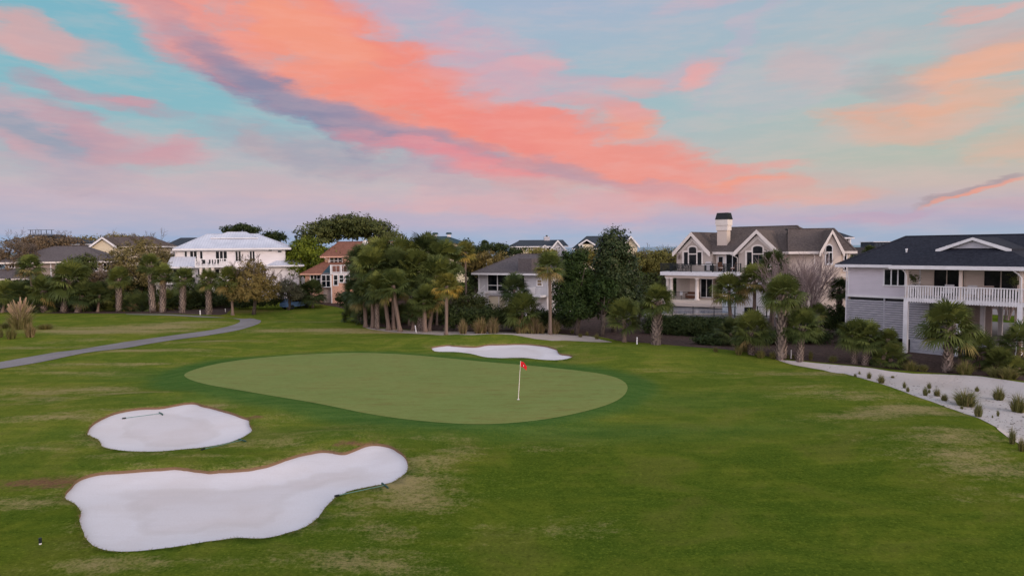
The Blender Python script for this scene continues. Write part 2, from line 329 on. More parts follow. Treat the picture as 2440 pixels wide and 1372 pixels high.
# ------------------------------------------------------------------ ground regions (outlines traced on the ground, in metres)
PX = {}
PX['green'] = [(435,893),(452,884),(470,878),(500,870),(540,862),(590,855),(640,850),(700,845),(760,842),(820,840),(880,840),(960,843),(1060,852),(1160,862),(1240,868),(1340,878),(1420,888),(1462,897),(1488,909),(1497,922),(1492,938),(1475,953),(1440,968),(1370,986),(1290,1000),(1200,1009),(1120,1011),(1040,1007),(960,999),(870,985),(800,971),(720,956),(640,943),(560,930),(490,916),(450,904)]
PX['collar'] = [(345,905),(380,882),(440,866),(540,850),(680,838),(780,833),(880,831),(1000,835),(1100,843),(1200,852),(1300,860),(1400,869),(1500,885),(1552,905),(1568,930),(1545,956),(1480,980),(1380,1003),(1250,1022),(1120,1031),(1000,1028),(880,1016),(780,1001),(700,986),(600,967),(480,947),(390,928)]
PX['A'] = [(205,1033),(212,1018),(228,1003),(250,990),(290,977),(340,970),(382,970),(410,964),(440,958),(468,958),(482,965),(510,970),(540,979),(575,991),(596,998),(594,1006),(603,1018),(598,1030),(575,1043),(540,1055),(480,1066),(430,1070),(380,1075),(310,1075),(265,1069),(242,1064),(240,1052),(232,1045),(215,1037)]
PX['B'] = [(153,1186),(158,1170),(174,1151),(193,1135),(228,1125),(295,1121),(365,1116),(411,1112),(443,1114),(466,1119),(501,1122),(536,1119),(575,1117),(614,1112),(645,1105),(676,1093),(707,1083),(746,1073),(781,1071),(805,1077),(824,1077),(844,1069),(867,1058),(894,1054),(922,1058),(949,1069),(968,1088),(975,1108),(966,1127),(949,1141),(918,1153),(879,1158),(840,1166),(813,1177),(793,1186),(777,1205),(762,1229),(739,1248),(707,1262),(668,1274),(622,1282),(567,1280),(520,1285),(450,1297),(380,1307),(295,1313),(248,1310),(217,1297),(201,1275),(184,1236),(193,1217),(188,1205),(170,1193)]
PX['C'] = [(1025,828),(1034,825),(1057,822),(1066,816),(1081,813),(1106,812),(1133,812),(1146,815),(1160,818),(1184,819),(1214,817),(1241,818),(1277,820),(1304,824),(1326,830),(1330,837),(1337,843),(1355,844),(1366,848),(1358,853),(1340,857),(1313,858),(1286,856),(1250,852),(1223,852),(1193,853),(1169,852),(1151,850),(1133,845),(1115,841),(1088,838),(1037,838),(1030,833)]
PX['path'] = [(-160,905),(0,879),(131,856),(262,834),(393,813),(498,799),(560,789),(600,778),(618,771),(623,766),(618,762),(600,758),(577,755),(540,753),(500,752),(440,750),(300,748),(300,749.5),(440,752),(500,754),(550,757),(568,761),(574,766),(562,773),(540,779),(498,788),(393,802),(262,820),(131,841),(0,863),(-160,887)]
PX['waste'] = [(1838,855),(1900,859),(1960,864),(2060,872),(2140,880),(2290,890),(2360,896),(2440,908),(2700,950),(3100,1050),(3100,1400),(2700,1220),(2520,1120),(2440,1078),(2410,1064),(2385,1045),(2366,1026),(2340,1004),(2310,990),(2270,975),(2232,963),(2200,953),(2165,943),(2130,930),(2095,919),(2060,905),(2020,888),(1990,880),(1950,876),(1900,868),(1860,860)]
PX['strip'] = [(862,781),(880,777),(940,783),(1000,787),(1100,790),(1200,791),(1300,793),(1360,798),(1420,806),(1470,816),(1420,815),(1360,811),(1300,808),(1200,804),(1100,800),(1040,797),(980,795),(920,790)]
PX['mulch'] = [(-900,744),(0,745),(250,746),(480,749),(540,749),(545,740),(560,731),(620,727),(700,727),(790,730),(850,742),(862,779),(940,782),(1000,786),(1100,789),(1200,790),(1300,792),(1380,799),(1440,808),(1480,818),(1560,822),(1700,836),(1800,849),(1838,854.5),(1900,858),(1960,863),(2060,871),(2140,879),(2290,889),(2360,895),(2440,907),(2700,949),(3100,1049),(4400,1060),(4400,680),(-900,680)]
def chaikin(p, n=2):
    p = np.array(p, float)
    for _ in range(n):
        q = np.roll(p, -1, 0); p = np.stack([p*.75+q*.25, p*.25+q*.75], 1).reshape(-1, 2)
    return p
RNG = np.random.RandomState(5); random.seed(7)
def resample(p, step, wob=0.0):
    out = []
    for i in range(len(p)):
        a, b = p[i], p[(i+1) % len(p)]; n = max(1, int(np.hypot(*(b-a))/step))
        for k in range(n): out.append(a + (b-a)*k/n)
    out = np.array(out)
    if wob:
        ph = RNG.rand(len(out)); ph = (np.roll(ph, 1)+ph+np.roll(ph, -1))/3-.5
        nx = np.roll(out, -1, 0)-np.roll(out, 1, 0); nx /= (np.hypot(nx[:, 0], nx[:, 1])[:, None]+1e-9)
        out = out + np.stack([-nx[:, 1], nx[:, 0]], 1)*ph[:, None]*wob
    return out
ZP = dict(green=.30, collar=.15, A=0, B=0, C=.15, path=0, waste=.04, strip=0, mulch=0)
POLY = {}
for k, pts in PX.items():
    w = []
    for a, b in pts:
        q = hit(a, b, ZP[k]); w.append((q.x, min(q.y, 190)))
    far = k in ('mulch', 'path')
    w = chaikin(w, 1 if k in ('mulch', 'path', 'strip', 'waste') else 2)
    POLY[k] = resample(w, {'A': .22, 'B': .22, 'C': .35, 'green': .7, 'collar': 1.0}.get(k, 1.0), {'A': .10, 'B': .10, 'C': .14, 'waste': .35, 'strip': .5, 'mulch': .5}.get(k, 0))
def inside(P, poly):
    x, y = P[:, 0], P[:, 1]; r = np.zeros(len(P), bool); n = len(poly)
    for i in range(n):
        a, b = poly[i], poly[i-1]
        c = ((a[1] > y) != (b[1] > y)) & (x < (b[0]-a[0])*(y-a[1])/((b[1]-a[1]) + 1e-12) + a[0]); r ^= c
    return r
def pdist(P, poly):
    d = np.full(len(P), 1e9)
    for i in range(len(poly)):
        a, b = poly[i-1], poly[i]; ab = b-a; L = (ab**2).sum()+1e-12
        s = np.clip(((P-a)@ab)/L, 0, 1); d = np.minimum(d, ((P-a-s[:, None]*ab)**2).sum(1))
    return np.sqrt(d)
def sstep(a, b, x):
    t = np.clip((x-a)/(b-a), 0, 1); return t*t*(3-2*t)
def vnoise(P, s, seed):
    # smooth value noise
    rs = np.random.RandomState(seed); G = rs.rand(64, 64); q = P/s; i = np.floor(q).astype(int); f = q-i; f = f*f*(3-2*f)
    g = lambda a, b: G[(i[:, 0]+a) % 64, (i[:, 1]+b) % 64]
    return (g(0, 0)*(1-f[:, 0])+g(1, 0)*f[:, 0])*(1-f[:, 1])+(g(0, 1)*(1-f[:, 0])+g(1, 1)*f[:, 0])*f[:, 1]-.5
CO = {k: POLY[k][::3] for k in POLY}
MOUND = [(1250, 810, 9, 2.2, .45), (1120, 808, 6, 2.0, .2), (1390, 826, 6, 3, .25), (820, 1046, 3.5, 1.6, .38), (480, 1098, 5, 1.2, .22), (400, 950, 5, 1.6, .25), (640, 990, 3, 2, .2),
         (1010, 1090, 2.5, 3, .25), (90, 1000, 6, 4, .3), (620, 820, 12, 4, .25), (200, 850, 9, 3, .25), (120, 800, 12, 5, .3), (1600, 850, 9, 4, .25), (1980, 930, 6, 5, .35), (2240, 1040, 5, 4, .3),
         (740, 752, 14, 4, -.5), (720, 725, 14, 5, .6), (330, 790, 12, 5, -.15)]
MW = [(hit(a, b, 0), rx, ry, h) for a, b, rx, ry, h in MOUND]
def hgt(P):
    P = np.asarray(P, float).reshape(-1, 2); z = np.zeros(len(P)); near = (P[:, 1] > 8) & (P[:, 1] < 125) & (np.abs(P[:, 0]) < 120)
    Q = P[near]
    if len(Q):
        h = vnoise(Q, 9, 1)*.28 + vnoise(Q, 3.5, 2)*.05
        ig = inside(Q, CO['green']); dg = pdist(Q, CO['green']); sd = np.where(ig, dg, -dg)
        h = h*(1-.8*sstep(-2, 0, sd)) + .32*sstep(-2.6, .4, sd)
        for c, rx, ry, a in MW:
            h += a*np.exp(-((Q[:, 0]-c.x)/rx)**2-((Q[:, 1]-c.y)/ry)**2)*(1-sstep(-1, .5, sd))
        for k, dp in (('waste', -.45),):
            i2 = inside(Q, CO[k]); d2 = pdist(Q, CO[k]); s2 = np.where(i2, d2, -d2); h += dp*sstep(-.15, .9, s2)
        z[near] = h
    X, Y = P[:, 0], P[:, 1]
    z = np.where(Y > 330, z-4*sstep(330, 420, Y), z)
    return z
def gz(x, y): return float(hgt([(x, y)])[0])
def gp(px, py):
    z = 0.0
    for _ in range(6):
        q = hit(px, py, z); z = gz(q.x, q.y)
    return Vector((q.x, q.y, z))
for k in ('A', 'B', 'C', 'path', 'strip'):
    w = []
    for a, b in PX[k]:
        q = gp(a, b) if b > 756 else hit(a, b, 0); w.append((q.x, min(q.y, 190)))
    w = chaikin(w, 1 if k in ('path', 'strip') else 2)
    POLY[k] = resample(w, {'A': .22, 'B': .22, 'C': .35}.get(k, 1.0), {'A': .10, 'B': .10, 'C': .14, 'strip': .5}.get(k, 0)); CO[k] = POLY[k][::3]
def bunk(P, k):   # sand surface below the surrounding turf
    d = pdist(P, CO[k] if len(P) > 800 else POLY[k]); n = vnoise(P, 2.3, 9)*.10 + vnoise(P, .8, 8)*.02
    return hgt(P) - .12 - {'A': .10, 'B': .11, 'C': .08}[k]*sstep(0, 1.6, d) + n*.15*sstep(0, .8, d)
# triangulate everything together so that neighbouring sheets share their borders
pts = []; edges = []
for k in ('green', 'collar', 'A', 'B', 'C', 'path', 'waste', 'strip', 'mulch'):
    n0 = len(pts); P = POLY[k]; pts += [tuple(p) for p in P]
    edges += [(n0+i, n0+(i+1) % len(P)) for i in range(len(P))]
def grid(y0, y1, st, xf, xlim=None, inner=None):
    y = y0
    while y < y1:
        w = xf(y); x = -w
        while x < w:
            if not (inner and abs(x) < inner(y)): pts.append((x + random.uniform(-.3, .3)*st, y + random.uniform(-.3, .3)*st))
            x += st
        y += st
grid(14, 40, .55, lambda y: .82*y+3); grid(40, 66, .8, lambda y: .82*y+4); grid(66, 120, 1.6, lambda y: .82*y+5)
grid(-30, 14, 3, lambda y: 26); grid(14, 120, 6, lambda y: 150, inner=lambda y: .82*y+8)
grid(120, 450, 14, lambda y: 420); grid(450, 3000, 300, lambda y: 3600); grid(-300, -30, 40, lambda y: 400)
grid(-30, 450, 70, lambda y: 1500, inner=lambda y: 430)
pts += [(-9000, -3000), (9000, -3000), (9000, 4000), (-9000, 4000)]
res = delaunay_2d_cdt([Vector(p) for p in pts], edges, [], 0, 1e-4)
V = np.array([(v.x, v.y) for v in res[0]]); FA = np.array([f for f in res[2] if len(f) == 3])
cen = V[FA].mean(1); INS = {k: inside(cen, POLY[k]) for k in POLY}
HZ = hgt(V)
areaxy = np.cross(V[FA[:, 1]]-V[FA[:, 0]], V[FA[:, 2]]-V[FA[:, 0]]); FA[areaxy < 0] = FA[areaxy < 0][:, ::-1]
# wear maps: dry straw-coloured turf, bare soil (what the turf itself looks like)
DRY = [(80, 830, 9, 1.5, .5), (180, 890, 7, 1.2, .6), (300, 870, 7, 1.0, .55), (420, 930, 3, .7, .6), (120, 1010, 4, 1.2, .5), (560, 850, 5, .8, .35), (1000, 1050, 4, 1, .5), (1090, 1080, 1.2, 3, .5), (700, 1040, 3, .7, .5), (1340, 1060, 4, 1.2, .35), (1250, 1240, 4, 1.5, .2), (1420, 1270, 2.5, 1, .2), (2250, 1000, 6, 1.2, .35), (400, 1095, 5, .5, .5), (220, 930, 10, 3, .5), (330, 842, 9, 1.2, .75), (470, 820, 10, 1.5, .55), (100, 880, 8, 2, .4), (60, 960, 5, 3, .5), (500, 975, 3, .8, .8), (300, 945, 5, 1, .6), (700, 1000, 5, 1.4, .4), (930, 1150, 2.2, 1.4, .65), (1030, 1110, 1.8, 2.2, .6),
       (1010, 1190, 2.5, 1.5, .75), (930, 1260, 1.8, 1.0, .6), (860, 1215, 1.6, 1, .5), (640, 1060, 3.5, 1, .55), (930, 1030, 4, 1.2, .6), (2080, 950, 5, 2.4, .55), (2150, 985, 4, 2, .55), (2230, 1060, 4, 2.5, .5),
       (2330, 1110, 3, 2, .6), (2000, 930, 5, 2, .4), (1900, 890, 7, 1.6, .5), (2380, 1180, 3, 1.6, .4), (230, 790, 12, 3.5, .85), (330, 780, 11, 3, .8), (430, 770, 8, 3, .7), (160, 815, 6, 2, .5), (760, 786, 11, 2.2, .8), (900, 790, 8, 1.6, .8),
       (700, 765, 8, 2, .45), (1220, 806, 5, 1.2, .7), (1030, 860, 1, 1, 0), (1450, 885, 8, 1.0, .5), (1620, 900, 8, 1.5, .25), (110, 1075, 5, 1, .4), (280, 1215, 0.1, .1, 0), (60, 1200, 2.5, 1.5, .45), (800, 1330, 3, 1, .45), (300, 1345, 3, .8, .5), (560, 1345, 3, .8, .45), (1150, 1300, 2, 1.2, .2),
       (1000, 1000, 5, 1, .3), (1330, 830, 5, 1, .4), (560, 785, 8, 1.6, .4), (500, 1020, .1, .1, 0), (2100, 1000, 6, 2, .5)]
SOIL = [(110, 1152, 2.8, .7, .95), (170, 1140, 1.2, .4, .7), (842, 1066, 1.5, .35, 1.0), (880, 1050, 1.4, .3, .7), (610, 1004, .7, .5, .9), (70, 1165, 2, .6, .7), (590, 742, 8, 5, .7), (1000, 795, 6, 1.2, .5), (540, 1120, 2.5, .3, .6), (290, 972, 2.2, .3, .7)]
def field(L):
    f = np.zeros(len(V))
    for a, b, rx, ry, s in L:
        c = hit(a, b, 0); f = np.maximum(f, s*np.exp(-((V[:, 0]-c.x)/rx)**2-((V[:, 1]-c.y)/ry)**2))
    return f
dry = field(DRY); soil = field(SOIL)
dC = pdist(V, CO['collar']); sC = np.where(inside(V, CO['collar']), dC, -dC); lush = sstep(-1.1, .5, sC)
for a_, b_, rx_, ry_, q_ in ((420, 890, 5, 2.5, .7), (560, 960, 6, 1.4, .6), (1560, 960, 5, 3, .5), (1250, 1030, 12, 1.6, .7), (1100, 840, 10, 1.5, .6)):
    c_ = hit(a_, b_, 0); lush = np.maximum(lush, q_*np.exp(-((V[:, 0]-c_.x)/rx_)**2-((V[:, 1]-c_.y)/ry_)**2))
lush = lush*(V[:, 1] < 80)
pale = np.clip(sstep(20, 44, V[:, 1]-.35*V[:, 0]) + .35*vnoise(V, 7, 21), 0, 1)*(V[:, 1] < 140)  # paler back and left turf; far grazing sheen is put into the colour too
dB = np.minimum(np.minimum(pdist(V, CO['A']), pdist(V, CO['B'])), pdist(V, CO['C'])); soil = np.maximum(soil, .38*np.exp(-(dB/.28)**2)); dry = np.maximum(dry, .35*np.exp(-(dB/1.2)**2))
def region(name, sel, mat, lift=0.0, zfun=None, attrs=None, skirt=None, smooth=True):
    fs = FA[sel]; u, inv = np.unique(fs, return_inverse=True); fs = inv.reshape(-1, 3); P = V[u]
    z = HZ[u] + lift if zfun is None else zfun(P)
    vs = np.column_stack([P, z]).tolist(); fl = [tuple(f) for f in fs.tolist()]; mi = [0]*len(fl)
    if skirt:
        cnt = {}
        for f in fl:
            for i in range(3):
                e = (f[i], f[(i+1) % 3]); cnt[e] = 1
        bset = set()
        for e in cnt:
            if (e[1], e[0]) not in cnt: bset.add(e)
        new = {}
        for a, b in bset:
            m = (P[a]+P[b])/2
            if not (m[1] > 10 and m[1] < 75 and abs(m[0]) < 60): continue
            if min(pdist(m[None], POLY[k])[0] for k in ('A', 'B', 'C')) > .01: continue
            for q in (a, b):
                if q not in new: new[q] = len(vs); vs.append([vs[q][0], vs[q][1], vs[q][2]-skirt])
            fl.append((b, a, new[a], new[b])); mi.append(1)
    me = bpy.data.meshes.new(name); me.from_pydata(vs, [], fl)
    for m in (mat if isinstance(mat, list) else [mat]): me.materials.append(m)
    me.polygons.foreach_set('material_index', mi); me.polygons.foreach_set('use_smooth', [smooth]*len(fl))
    for an, av in (attrs or {}).items():
        d = np.zeros(len(vs)); d[:len(u)] = av[u]; me.attributes.new(an, 'FLOAT', 'POINT').data.foreach_set('value', d)
    o = link(name, me); return tag(o, kind='structure')
def _grass(g1, g2, drycol=(.36, .28, .14)):
    def f(t):
        p = t.pos(); a = t.noise(t.mapping(p, sc=(1, 1.6, 0)), .11, 4, .55); b = t.noise(t.mapping(p, rot=(0, 0, .5), sc=(.5, 2.2, 0)), .7, 5, .65)
        c = t.noise(p, 3.2, 6, .72, dist=.6); d = t.noise(p, 11, 5, .8); e = t.noise(t.mapping(p, sc=(1, 1, 0)), .30, 5, .62, dist=1.0); m = t.noise(t.mapping(p, rot=(0, 0, -.75), sc=(.16, 1.7, 0)), .8, 3, .5)
        lu = t.attr('lush')
        col = t.mix(t.mapr(a, .38, .64), g1, g2); col = t.mix(t.mapr(b, .42, .66, 0, .45), col, tuple(x*1.32 for x in g2))
        col = t.mix(t.mapr(m, .40, .62, 0, .30), col, (g1[0]*.74, g1[1]*.90, g1[2])); col = t.mix(t.mapr(e, .40, .62, 0, .55), col, (g1[0]*.60, g1[1]*.78, g1[2]*.8))
        col = t.mix(t.mapr(e, .50, .32, 0, .40), col, (.135, .135, .03))
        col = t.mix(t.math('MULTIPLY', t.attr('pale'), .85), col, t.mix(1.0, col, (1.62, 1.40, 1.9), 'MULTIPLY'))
        lc = t.mix(t.mapr(b, .35, .65), (.050, .118, .026), (.078, .150, .036)); col = t.mix(t.math('MULTIPLY', lu, .92), col, lc)
        wide = t.math('MULTIPLY', t.math('SUBTRACT', t.noise(t.mapping(p, sc=(.7, 1.6, 0)), .24, 5, .7), .47), t.math('SUBTRACT', 1.3, lu))
        n = t.math('ADD', t.math('MULTIPLY', b, .22), t.math('ADD', t.math('MULTIPLY', c, .42), t.math('MULTIPLY', d, .50)))
        fac = t.mapr(t.math('ADD', t.math('MULTIPLY', t.math('ADD', t.attr('dry'), wide), .52), n), .72, 1.0, 0, .80); col = t.mix(fac, col, drycol)
        col = t.mix(t.mapr(t.math('ADD', t.math('MULTIPLY', t.attr('soil'), .60), t.math('MULTIPLY', c, .6)), .56, .84, 0, .95), col, (.19, .105, .060))
        k = t.math('SUBTRACT', 1.0, t.math('MULTIPLY', lu, .55))
        col = t.mix(t.math('MULTIPLY', t.mapr(d, .53, .68, 0, .60), k), col, tuple(x*1.9 for x in g2)); col = t.mix(t.math('MULTIPLY', t.mapr(d, .47, .33, 0, .70), k), col, t.mix(1.0, col, (.34, .40, .36), 'MULTIPLY'))
        col = t.mix(t.math('MULTIPLY', t.mapr(c, .5, .34, 0, .45), k), col, t.mix(1.0, col, (.52, .62, .56), 'MULTIPLY'))
        return {'Base Color': col, 'Normal': t.bump(t.math('ADD', t.math('MULTIPLY', c, 1.6), d), .6, .07)}
    return f
M['grass'] = new_mat('rough_grass', _grass((.082, .122, .013), (.118, .150, .016)), rough=.95, spec=.0)
def _green(t):
    p = t.pos(); a = t.noise(t.mapping(p, sc=(1, 1.5, 0)), .16, 4); b = t.noise(t.mapping(p, rot=(0, 0, .2), sc=(.6, 2.4, 0)), .8, 5, .7); d = t.noise(p, 12, 4, .7)
    col = t.mix(t.mapr(a, .35, .65), (.178, .228, .060), (.205, .228, .064)); col = t.mix(t.mapr(b, .38, .64, 0, .5), col, (.215, .285, .085))
    col = t.mix(t.mapr(b, .48, .34, 0, .6), col, (.185, .172, .052)); m_ = t.noise(t.mapping(p, rot=(0, 0, .1), sc=(.9, 2.6, 0)), 2.6, 5, .7); col = t.mix(t.mapr(m_, .5, .66, 0, .45), col, (.135, .150, .038)); col = t.mix(t.mapr(m_, .46, .32, 0, .35), col, (.26, .30, .11)); col = t.mix(t.mapr(d, .35, .7, 0, .22), col, (.14, .155, .04))
    return {'Base Color': col, 'Normal': t.bump(d, .2, .02)}
M['green'] = new_mat('putting_turf', _green, rough=.9, spec=.08)
def _sand(c, dirt, foot=False, dark=(.42, .36, .30)):
    def f(t):
        p = t.pos(); a = t.noise(p, .35, 4); b = t.noise(t.mapping(p, rot=(0, 0, -.4), sc=(.4, 3, 0)), 1.2, 4); d = t.noise(p, 26, 3)
        n5 = t.noise(p, 5.5, 3, .6)
        col = t.mix(t.mapr(a, .4, .65), c, tuple(x*y for x, y in zip(c, (.95, .93, .91)))); col = t.mix(t.mapr(b, .50, .72, 0, .22), col, tuple(x*.86 for x in c))
        col = t.mix(t.mapr(t.noise(p, 1.7, 5, .75), .60, .74, 0, dirt), col, dark)
        if foot: col = t.mix(t.mapr(t.noise(t.mapping(p, sc=(1, 1.6, 0)), 3.1, 3, .6), .64, .70, 0, .75), col, (.20, .16, .13))
        else:
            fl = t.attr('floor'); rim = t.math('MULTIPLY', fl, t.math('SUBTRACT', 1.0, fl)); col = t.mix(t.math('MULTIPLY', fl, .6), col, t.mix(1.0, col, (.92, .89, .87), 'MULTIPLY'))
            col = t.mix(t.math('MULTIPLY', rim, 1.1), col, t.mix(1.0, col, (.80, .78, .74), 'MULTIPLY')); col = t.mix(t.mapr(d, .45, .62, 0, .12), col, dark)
        h = t.math('ADD', t.math('MULTIPLY', n5, .8), t.math('MULTIPLY', d, .5))
        return {'Base Color': col, 'Normal': t.bump(h, .16 if not foot else .8, .03 if not foot else .09)}
    return f
M['sand'] = new_mat('bunker_sand', _sand((.72, .70, .72), .06), rough=.95, spec=.05)
M['waste'] = new_mat('waste_sand', _sand((.54, .51, .49), .40, True), rough=.95, spec=.05)
M['soil'] = new_mat('lip_soil', _sand((.20, .13, .08), .6, dark=(.09, .07, .03)), rough=1, spec=0)
def _mulch(t):
    p = t.pos(); a = t.noise(p, 4, 6, .75); b = t.noise(p, .3, 3); col = t.mix(t.mapr(a, .3, .7), (.038, .026, .022), (.135, .092, .078)); col = t.mix(t.mapr(b, .4, .65, 0, .5), col, (.085, .062, .055))
    return {'Base Color': col, 'Normal': t.bump(a, .8, .08)}
M['mulch'] = new_mat('pine_straw', _mulch, rough=1, spec=.05)
def _path(t):
    p = t.pos(); a = t.noise(p, 9, 5, .7); b = t.noise(p, .25, 4); col = t.mix(t.mapr(a, .3, .7), (.19, .18, .185), (.27, .25, .25)); col = t.mix(t.mapr(b, .4, .65, 0, .5), col, (.16, .14, .135)); col = t.mix(t.mapr(t.noise(p, 1.3, 5, .7), .55, .68, 0, .5), col, (.13, .12, .10)); return {'Base Color': col, 'Normal': t.bump(a, .3, .02)}
M['path'] = new_mat('worn_asphalt', _path, rough=.9)
isB = INS['A'] | INS['B'] | INS['C']
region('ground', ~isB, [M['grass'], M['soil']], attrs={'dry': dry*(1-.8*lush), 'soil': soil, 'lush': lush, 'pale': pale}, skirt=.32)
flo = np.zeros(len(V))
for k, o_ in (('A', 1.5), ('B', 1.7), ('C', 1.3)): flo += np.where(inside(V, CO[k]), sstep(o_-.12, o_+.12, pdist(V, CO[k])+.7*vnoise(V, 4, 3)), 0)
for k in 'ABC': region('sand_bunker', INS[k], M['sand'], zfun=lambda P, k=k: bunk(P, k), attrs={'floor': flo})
region('putting_green', INS['green'] & ~isB, M['green'], .012)
region('cart_path', INS['path'], M['path'], .03); region('sandy_waste', INS['waste'] & ~INS['path'], M['waste'], .016)
M['strip'] = new_mat('dirty_sand', _sand((.44, .385, .335), .6, True), rough=.95, spec=0)
region('sand_strip', INS['strip'] & ~INS['mulch'], M['strip'], .016)
region('mulch_bed', INS['mulch'] & ~INS['waste'] & ~INS['strip'] & ~INS['path'], M['mulch'], .012)
# sea
def _sea(t):
    p = t.pos(); n = t.noise(t.mapping(p, sc=(.012, .05, 0)), 1, 4); col = t.mix(t.mapr(n, .35, .65), (.14, .27, .36), (.18, .32, .41))
    sp = t.n.new('ShaderNodeSeparateXYZ'); t.put(sp.inputs[0], p)
    f = t.math('MULTIPLY', t.mapr(t.noise(t.mapping(p, sc=(.01, .09, 0)), 1, 3), .56, .62), t.mapr(sp.outputs[1], 900, 450)); col = t.mix(f, col, (.75, .78, .8))
    return {'Base Color': col, 'Normal': t.bump(n, .2, .5)}
M['sea'] = new_mat('sea_water', _sea, rough=.45, spec=.3)
tag(MB().add([(-40000, 400, -2.4), (40000, 400, -2.4), (40000, 45000, -2.4), (-40000, 45000, -2.4)], [(0, 1, 2, 3)]).obj('sea', M['sea']), kind='structure')

# ------------------------------------------------------------------ palms
def frond_fan(mb, org, d, pet, rad, nb, droop, rnd, tint):
    """one fan leaf: petiole from org along d, then folded blades radiating from its end and drooping at the tips"""
    d = Vector(d).normalized(); up = Vector((0, 0, 1)); side = d.cross(up)
    side = side.normalized() if side.length > .05 else Vector((1, 0, 0)); nrm = side.cross(d).normalized()
    roll = rnd.uniform(-.5, .5); side, nrm = side*cos(roll)+nrm*sin(roll), nrm*cos(roll)-side*sin(roll)
    hub = org + d*pet - up*droop*.10*pet; mb.tint = tint*.8
    w = .022
    mb.add([org-side*w, org+side*w, hub+side*w*.6, hub-side*w*.6], [(0, 1, 2, 3)])
    vs = []; fs = []
    for i in range(nb):
        a = (i+.5)/nb*2-1; ang = a*R_(128)+rnd.uniform(-.05, .05); L = rad*(1-.28*abs(a)**2.2)*rnd.uniform(.85, 1.08)
        v = d*cos(ang)+side*sin(ang) - nrm*(.22*abs(a)); v.normalize(); t = v.cross(nrm); t = t.normalized() if t.length > .01 else side
        wb = rad*.038; p0 = hub + v*rad*.06; p1 = hub+v*L*.58 - up*droop*.10*L; p2 = hub+v*L*.92 - up*droop*(.42+rnd.uniform(0, .25))*L
        n = len(vs); vs += [p0-t*wb*.35, p0+t*wb*.35, p1+t*wb, p1-t*wb, p2]
        fs += [(n, n+1, n+2, n+3), (n+3, n+2, n+4)]
    mb.tint = tint; mb.add(vs, fs)
def crown_mesh(seed, n=50, drop=1.0, old=.05, full=False):
    r = random.Random(seed); mb = MB()
    for i in range(n):
        q = (i+.5)/n; el = R_(84 - (112 if not full else 100)*q**.9 + r.uniform(-9, 9)); az = i*2.39996+r.uniform(-.3, .3)
        d = (cos(az)*cos(el), sin(az)*cos(el), sin(el))
        tint = r.uniform(.02, .55)*(1-.45*q)+.12*(1-q); 
        if q > 1-old and r.random() < .75: tint = r.uniform(.75, 1)
        frond_fan(mb, Vector((0, 0, .12-.3*q)), d, r.uniform(.50, .85)*(1-.10*q), r.uniform(.62, .84), 23, drop*(.30+.55*q), r, tint)
    return mb.mesh('crown', M['palm'])
def boots_trunk(seed, rad=.17):
    r = random.Random(seed); mb = MB(); pts = []; rs = []
    for i in range(9): z = i/8; pts.append((r.uniform(-.01, .01), r.uniform(-.01, .01), z)); rs.append(rad*(1.12-.25*z if i else 1.35))
    mb.tint = 0; mb.tube(pts, rs, 9)
    for k in range(110):
        z = k/110; a = k*2.39996; c, s_ = cos(a), sin(a); L = .085
        mb.tint = r.uniform(.25, 1); p = Vector((c*rad, s_*rad, z)); o = Vector((c, s_, 0)); t = Vector((-s_, c, 0))
        tip = p + o*r.uniform(.05, .13) + Vector((0, 0, L)) + t*r.uniform(-.05, .05)
        mb.add([p-t*.055, p+t*.055, tip+t*.02, tip-t*.02, p+Vector((0, 0, L*.2))], [(0, 1, 2, 3), (0, 3, 4), (1, 4, 2)])
    return mb.mesh('trunk', M['boot'])
def plain_trunk(seed, rad=.14):
    r = random.Random(seed); mb = MB(); pts = []; rs = []
    for i in range(12): z = i/11; pts.append((.03*sin(z*3+seed), .03*cos(z*2+seed), z)); rs.append(rad*(1.0+(.5 if i == 0 else 0)+r.uniform(-.06, .06)-.1*z))
    mb.tube(pts, rs, 9); return mb.mesh('trunk', M['smooth_trunk'], True)
CR = [crown_mesh(s) for s in range(5)]; CRF = [crown_mesh(20+s, 36, .7, .05, True) for s in range(3)]; CRO = [crown_mesh(30+s, 46, 1.25, .38) for s in range(2)]
BT = [boots_trunk(i) for i in range(3)]; ST = [plain_trunk(i) for i in range(3)]
def remat(me, m):
    c = me.copy(); c.materials[0] = m; return c
CRD = [remat(m, M['palm_dark']) for m in CR]; CRY = [remat(m, M['palm_y']) for m in CRO]
KIND = {'n': CR, 'd': CRD, 'y': CRY, 'f': CRF, 'o': CRO}
PN = [0]
def palm(cx, cy, cw, bx, by, tr='s', kind='n', label='', group=None, D=None, tw=1.0, sq=.92, name='palm_tree'):
    i = PN[0]; PN[0] += 1
    b = gp(bx, by) if D is None else None
    if D is not None: q = at(bx, 690, D); b = Vector((q.x, D, gz(q.x, D)))
    top = at(cx, cy, b.y); sc = cw/F*b.y/2.65
    o = thing(name, label, 'palm tree' if name == 'palm_tree' else 'palm shrub', b, 0, group)
    h = max(.15, top.z - b.z - .05*sc); lean = Vector((top.x-b.x, 0, h))
    t = link('trunk', (BT if tr == 'b' else ST)[i % 3], o)
    t.rotation_euler = (0, atan2(lean.x, lean.z), 0) ; t.scale = (tw, tw, lean.length)
    if tr == 'b': t.rotation_euler.rotate_axis('Z', i*1.3)
    L = KIND[kind]; c = link('crown', L[i % len(L)], o); c.location = (lean.x, 0, h); c.rotation_euler = (0, lean.x/h*.4, i*1.7); c.scale = (sc, sc, sc*sq)
    return o
GL = 'cabbage palms in the dark row behind the far fairway'
